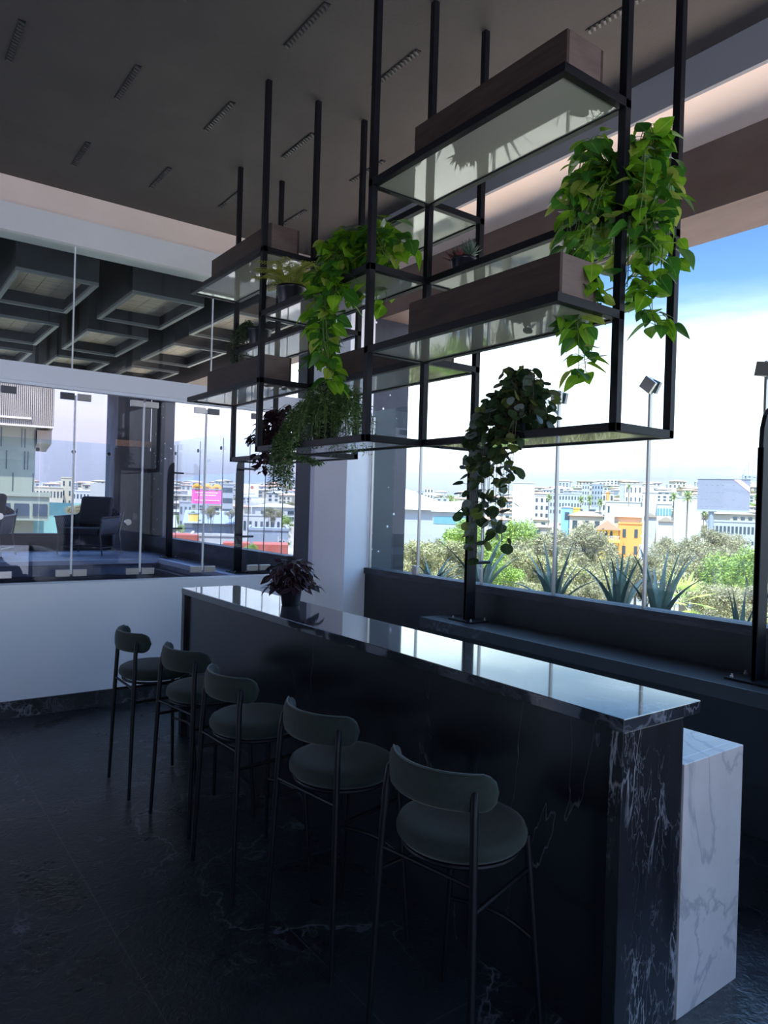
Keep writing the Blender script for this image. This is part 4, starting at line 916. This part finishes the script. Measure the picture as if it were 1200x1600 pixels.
for i in range(900):
    cnt += 1
    if len(FOOT) > 330: break
    right = i % 3 != 0
    px = hr.uniform(630, 1230) if right else hr.uniform(30, 470); D = 175+820*hr.random()**.8
    k_ = hr.randrange(len(pm)); s = hr.uniform(5, 10)+D*.006; w_ = s*hr.uniform(.8, 2.0); h_ = hr.uniform(3.0, 6.5)+D*.002
    q = land_pt(px, D, h_*.4)
    if any((q.x-a_)**2+(q.y-b_)**2 < (r__+max(w_, s)*.62)**2 for a_, b_, r__ in FOOT): continue
    FOOT.append((q.x, q.y, max(w_, s)*.62)); c = put(pm[k_], k_ not in used, q, (w_, s, h_), YR+hr.uniform(-.5, .5)); used.add(k_)
    side = 'spread over the far hillside beyond the big window' if right else 'spread over the plain seen through the terrace glass'
    tag(c, 'small pale house, one of many '+side, 'house', 'far houses '+side)
# ---------------------------------------------------------------- trees
def crown_mesh(seed, mats_, n=2600, ls=.30, flat=.7):
    r = random.Random(seed); b = MB(); blobs = []
    for i in range(22):
        a = r.uniform(0, 2*PI); rr = r.uniform(.1, .82); blobs.append((Vector((rr*math.cos(a), rr*math.sin(a), r.uniform(-.75, .75)*(1-rr*.5)*flat)), r.uniform(.18, .36)))
    for i in range(n):
        c, rad = r.choice(blobs); d = Vector((r.gauss(0, 1), r.gauss(0, 1), r.gauss(0, 1))).normalized(); p = c+d*rad*r.uniform(.5, 1.12)*Vector((1, 1, flat)).length/1.73
        u = Vector((r.gauss(0, 1), r.gauss(0, 1), r.gauss(0, 1))).normalized(); v = u.cross(d).normalized()*.5; s = ls*.1*r.uniform(.5, 1.2)
        b.add([p-u*s, p-v*s, p+u*s, p+v*s], [(0, 1, 2, 3)], r.randrange(len(mats_)))
    me = b.build('crown', mats_); return me
def tm(n, a, b_): 
    m = mat(n, a, .7); nt = m.node_tree; bs = nt.nodes['Principled BSDF']; o_ = nt.nodes['Material Output']
    nn_ = N(nt, 'ShaderNodeTexNoise', i_Scale=5.0); t_ = N(nt, 'ShaderNodeTexCoord'); L(nt, t_.outputs['Object'], nn_.inputs['Vector']); x = N(nt, 'ShaderNodeMix', data_type='RGBA'); L(nt, nn_.outputs[0], x.inputs[0]); x.inputs[6].default_value = (*a, 1); x.inputs[7].default_value = (*b_, 1); L(nt, x.outputs[2], bs.inputs['Base Color'])
    tr_ = N(nt, 'ShaderNodeBsdfTranslucent'); L(nt, x.outputs[2], tr_.inputs[0]); ms_ = N(nt, 'ShaderNodeMixShader', i_0=.3); L(nt, bs.outputs[0], ms_.inputs[1]); L(nt, tr_.outputs[0], ms_.inputs[2]); L(nt, ms_.outputs[0], o_.inputs[0]); return m
t_ol = [tm('olive_leaf', (.30, .27, .11), (.42, .37, .17)), tm('straw_leaf', (.42, .37, .22), (.50, .44, .28)), tm('dull_green_leaf', (.18, .19, .06), (.25, .25, .09))]
t_gr = [tm('fresh_green_leaf', (.26, .36, .05), (.36, .46, .09)), tm('mid_green_leaf', (.16, .25, .05), (.24, .32, .08))]
t_dk = [tm('dusty_green_leaf', (.19, .19, .08), (.28, .27, .13)), tm('dusty_brown_leaf', (.30, .24, .15), (.38, .32, .21))]
m_bark = noisy('grey_bark', (.12, .10, .08), (.2, .17, .14), 3, rough=.9)
kinds = {'olive': crown_mesh(1, t_ol, 9000, .36), 'green': crown_mesh(2, t_gr, 7000, .40), 'dusty': crown_mesh(3, t_dk, 9000, .36)}
usedk = set()
def tree(px, py, D, hw_, kind, lab, flat=.8, group='leafy trees below the window', gz=None):
    """crown top seen at px,py; hw_ = half width in photo units"""
    top = P(px, py, D); r = hw_/FOC*D; t = thing('tree', lab, 'tree', (top.x, top.y, GZ if gz is None else gz), hr.uniform(0, 6), group)
    src = kinds[kind]
    if kind in usedk: c = src.copy(); COL.objects.link(c)
    else: c = src; usedk.add(kind)
    h = top.z-t.location.z; rz = min(r*flat, h*.62); c.parent = t; c.location = (0, 0, h-rz*.85); c.scale = (r, r, rz*1.15)
    b = MB().tube([(0, 0, 0), (r*.05, 0, h*.3), (-r*.03, r*.04, h-rz*.6)], [max(r*.07, .08), r*.05, r*.03], 8)
    for a in (0, 2.1, 4.2): b.tube([(0, 0, h*.35), (math.cos(a)*r*.35, math.sin(a)*r*.35, h-rz*.6)], [r*.035, r*.015], 6)
    b.build('trunk', m_bark, t, smooth=True)
TR = [(652, 838, 42, 42, 'olive', 'straw-coloured tree beside the speckled pier'), (700, 836, 46, 44, 'olive', 'olive-brown tree behind the tall agave'),
      (738, 802, 62, 52, 'green', 'bright green round tree left behind the coin-leaf plant'), (812, 806, 66, 46, 'green', 'bright green tree behind the lower strands of the coin-leaf plant'),
      (775, 868, 34, 42, 'green', 'fresh green bush low behind the black blade post'), (862, 822, 52, 56, 'dusty', 'dusty olive tree left of the blue house'), (832, 850, 38, 44, 'olive', 'straw-tipped tree below the white slab building'),
      (915, 812, 70, 50, 'dusty', 'broad dusty tree in front of the cream hip-roofed house'), (900, 862, 44, 56, 'olive', 'olive tree below the blue house'),
      (960, 858, 66, 46, 'dusty', 'dark dusty tree under the yellow balcony'), (995, 862, 72, 34, 'olive', 'olive tree in front of the orange wall'),
      (1046, 836, 85, 34, 'dusty', 'dusty tree beneath the pointed-gable houses'), (1022, 862, 62, 30, 'dusty', 'small dusty tree before the white street wall'),
      (1085, 838, 66, 48, 'dusty', 'wide dusty tree left of the billboard post'), (1072, 868, 56, 46, 'olive', 'olive tree behind the yellow street lamp'),
      (1120, 822, 82, 40, 'dusty', 'dusty tree in front of the billboard post'), (1140, 858, 52, 58, 'green', 'yellow-green tree below the billboard'), (1185, 848, 46, 52, 'green', 'yellow-green tree at the right window edge'),
      (1185, 905, 34, 52, 'dusty', 'grey-green tree low at the right window edge'), (1125, 905, 40, 48, 'olive', 'olive bush low behind the fan palm'), (960, 893, 62, 30, 'olive', 'low olive hedge tree behind the parked cars'),
      (1010, 889, 64, 34, 'dusty', 'low dusty hedge tree behind the white car'), (850, 895, 28, 46, 'olive', 'near olive bush behind the middle agaves'), (925, 905, 30, 36, 'dusty', 'near dusty bush between the agaves')]
for a in TR: tree(a[0], a[1], a[2], a[3]*1.2, a[4], a[5])
k_ = 0
for py, D, hw_ in ((846, 88, 40), (872, 60, 46), (900, 42, 52), (930, 30, 60)):
    px = 640+hr.uniform(0, 30)
    while px < 1240:
        if not (930 < px < 1075 and D in (88, 60, 42)):
            tree(px, py+hr.uniform(-8, 10)+(px-800)*.03, D*hr.uniform(.92, 1.08), hw_*hr.uniform(.85, 1.2), ('olive', 'dusty', 'olive', 'green', 'dusty')[k_ % 5], 'leafy crown filling the wooded slope between the named trees and the sill', 1.0, 'crowns of the wooded slope'); k_ += 1
        px += hw_*1.15
for (px, py, D, hw_, kd, lb) in [(122, 786, 42, 20, 'dusty', 'grey-leaved tree behind the terrace end glass'), (330, 790, 96, 16, 'dusty', 'small tree beneath the pink billboard'), (362, 795, 100, 12, 'dusty', 'small dusty tree right of the pink billboard'),
      (300, 797, 105, 12, 'green', 'small green tree by the yellow sign'), (425, 790, 100, 20, 'dusty', 'dusty tree beyond the dark terrace pier'), (282, 840, 60, 10, 'green', 'low green bush at the terrace sill by the red shop'), (312, 850, 55, 9, 'green', 'low green bush between the terrace pane joints'), (392, 848, 52, 13, 'green', 'low green bush right of the terrace blade post')]:
    tree(px, py, D, hw_, kd, lb, group='city trees seen through the terrace glass')
lt = random.Random(9)
for i in range(34):
    px = lt.choice((lt.uniform(85, 178), lt.uniform(268, 455), lt.uniform(268, 455))); D = lt.uniform(62, 135)
    tree(px, 748+.03*px+9.2/D*1115*.80+lt.uniform(-4, 6), D, lt.uniform(7, 15), lt.choice(('dusty', 'dusty', 'olive', 'green')), 'low dusty tree or bush scattered between the buildings beyond the terrace glass', group='bushes between the buildings beyond the terrace')
# far bush dots
fb_ = kinds['dusty']
for i in range(420):
    right = i % 3 != 0; px = hr.uniform(640, 1230) if right else hr.uniform(60, 460); D = 170+700*hr.random(); q = land_pt(px, D, 1.5); s = hr.uniform(2.5, 5)+D*.004
    if any((q.x-a_)**2+(q.y-b_)**2 < (r__+s*.7)**2 for a_, b_, r__ in FOOT): continue
    FOOT.append((q.x, q.y, s*.8))
    c = bpy.data.objects.new('far_tree', (kinds['dusty'] if hr.random() < .7 else kinds['green']).data); COL.objects.link(c); c.location = q; c.scale = (s, s, s*.8); c.rotation_euler = (0, 0, hr.uniform(0, 6))
    side = 'dotted over the far hillside beyond the big window' if right else 'dotted over the far plain beyond the terrace'
    tag(c, 'small round tree, one of many '+side, 'tree', 'far trees '+side)
# palms
m_palm = leafmat('palm_leaf', (.20, .26, .08), (.30, .34, .12), (.3, .35, .15), .5, .3)
m_palmb = leafmat('bright_palm_leaf', (.42, .52, .10), (.52, .60, .18), (.6, .66, .3), .5, .45)
def palm(px, py, D, rpx, lab, n=26, leafm=None, fan=False, grp='palms in the city below'):
    top = P(px, py, D); r = rpx/FOC*D; t = thing('palm_tree', lab, 'palm tree', (top.x, top.y, GZ), hr.uniform(0, 6), grp); h = top.z-GZ-r*.3; b = MB()
    for i in range(n):
        a = i*2.4; el = 1.3-2.1*i/n; d = Vector((math.cos(a)*math.cos(el), math.sin(a)*math.cos(el), math.sin(el))); c0 = Vector((0, 0, h))
        if fan:
            hub = c0+d*r*.45; s = d.cross(Vector((0, 0, 1))).normalized()
            for k in range(15):
                q = (k-7)/7*1.35; leaf(b, hub, d*math.cos(q)+s*math.sin(q), Vector((0, 0, 1)), r*.62*(1-.25*abs(q)/1.35), r*.06, 0, 3, .12, .2, 'lance')
            b.tube([c0, hub], r*.012, 4)
        else:
            pts = bez([c0, c0+d*r*.5+Vector((0, 0, r*.1)), c0+d*r-Vector((0, 0, r*.25))], 6)
            leaf(b, c0, d, Vector((0, 0, 1)), r, r*.30, 0, 5, .35, -.3, 'lance')
    b.build('crown', [leafm or m_palm], t); MB().tube([(0, 0, 0), (r*.05, 0, h*.5), (0, 0, h)], [r*.12, r*.08, r*.09], 8).build('trunk', m_bark, t, smooth=True)
for a in [(1053, 772, 150, 10, 'left tall shaggy palm beside the turquoise glazed building'), (1075, 772, 140, 13, 'right tall shaggy palm left of the billboard'), (983, 758, 150, 6, 'slender palm in front of the white hotel tower'), (908, 778, 170, 8, 'leftmost palm of the three behind the cream hip roof'), (921, 776, 172, 8, 'middle palm of the three behind the cream hip roof'),
          (938, 782, 165, 9, 'rightmost palm of the three behind the cream hip roof'), (858, 775, 260, 8, 'far palm near the white flats with balconies'), (1100, 798, 160, 8, 'palm in front of the billboard post'), (705, 775, 300, 6, 'thin palm on the hazy skyline'), (1182, 775, 220, 8, 'palm beside the right blade post')]:
    palm(*a)
palm(1066, 925, 13, 52, 'bright fan palm top just below the window beneath the street lamp', 12, m_palmb, True)
# street lamp
q = place(1058, 70); t = thing('street_lamp', 'tall pale yellow street lamp with an angled arm among the trees', 'street lamp', (q.x, q.y, GZ), YR)
zt = pxz(1057, 866, 70)-GZ; m_lampp = mat('pale_yellow_paint', (.62, .55, .32), .5)
MB().tube([(0, 0, 0), (.03, 0, zt)], .07, 8).build('pole', m_lampp, t); MB().tube([(.03, 0, zt-.1), (.9, 0, zt+.45), (1.6, 0, zt+.65)], .05, 8).build('arm', m_lampp, t); BX(1.5, -.12, zt+.6, 2.1, .12, zt+.74).build('lamp_head', m_lampp, t)
q = place(1010, 118); t = thing('street_lamp', 'short white double lamp post before the white street wall', 'street lamp', (q.x, q.y, GZ), YR); zt = pxz(1018, 838, 118)-GZ
MB().tube([(0, 0, 0), (0, 0, zt)], .09, 8).build('pole', mw['palegrey'], t); BX(-.9, -.1, zt-.1, .9, .1, zt+.1).build('lamp_head', mw['palegrey'], t)
# cars
def car(px, py, D, body, lab, suv):
    q = P(px, py, D); t = thing('car', lab, 'car', (q.x, q.y, GZ+.06), YR+R(8)); hh = 1.65 if suv else 1.4
    M = Matrix(((1, 0, 0, 0), (0, 0, 1, 0), (0, 1, 0, 0), (0, 0, 0, 1)))
    MB().prism([(-2.2, .3), (2.2, .3), (2.25, .75), (2.0, .92), (1.2, 1.0), (-1.9, 1.0), (-2.2, .9)], -.85, .85, M=M).build('body', body, t, bevel=.06)
    MB().prism([(-1.85, 1.0), (1.15, 1.0), (.45, hh-.05), (-.2, hh), (-1.4, hh-.05)], -.72, .72, M=M).build('cabin', m_win, t, bevel=.05)
    MB().prism([(.5, hh-.06), (-.2, hh+.01), (-1.45, hh-.04), (-1.4, hh-.1), (-.2, hh-.06), (.4, hh-.12)], -.73, .73, M=M).build('roof', body, t)
    for x_ in (-1.35, 1.4):
        for y_ in (-.8, .8): MB().tube([(x_, y_-.1, .33), (x_, y_+.1, .33)], .33, 16).build('wheel', m_pot, t, smooth='all')
car(984, 918, 98, mat('dark_silver_paint', (.20, .21, .23), .25, .5), 'dark silver car parked left behind the agave leaves', False)
car(1031, 919, 97, mat('white_car_paint', (.75, .75, .76), .25), 'white parked car beside the dark silver one', True)
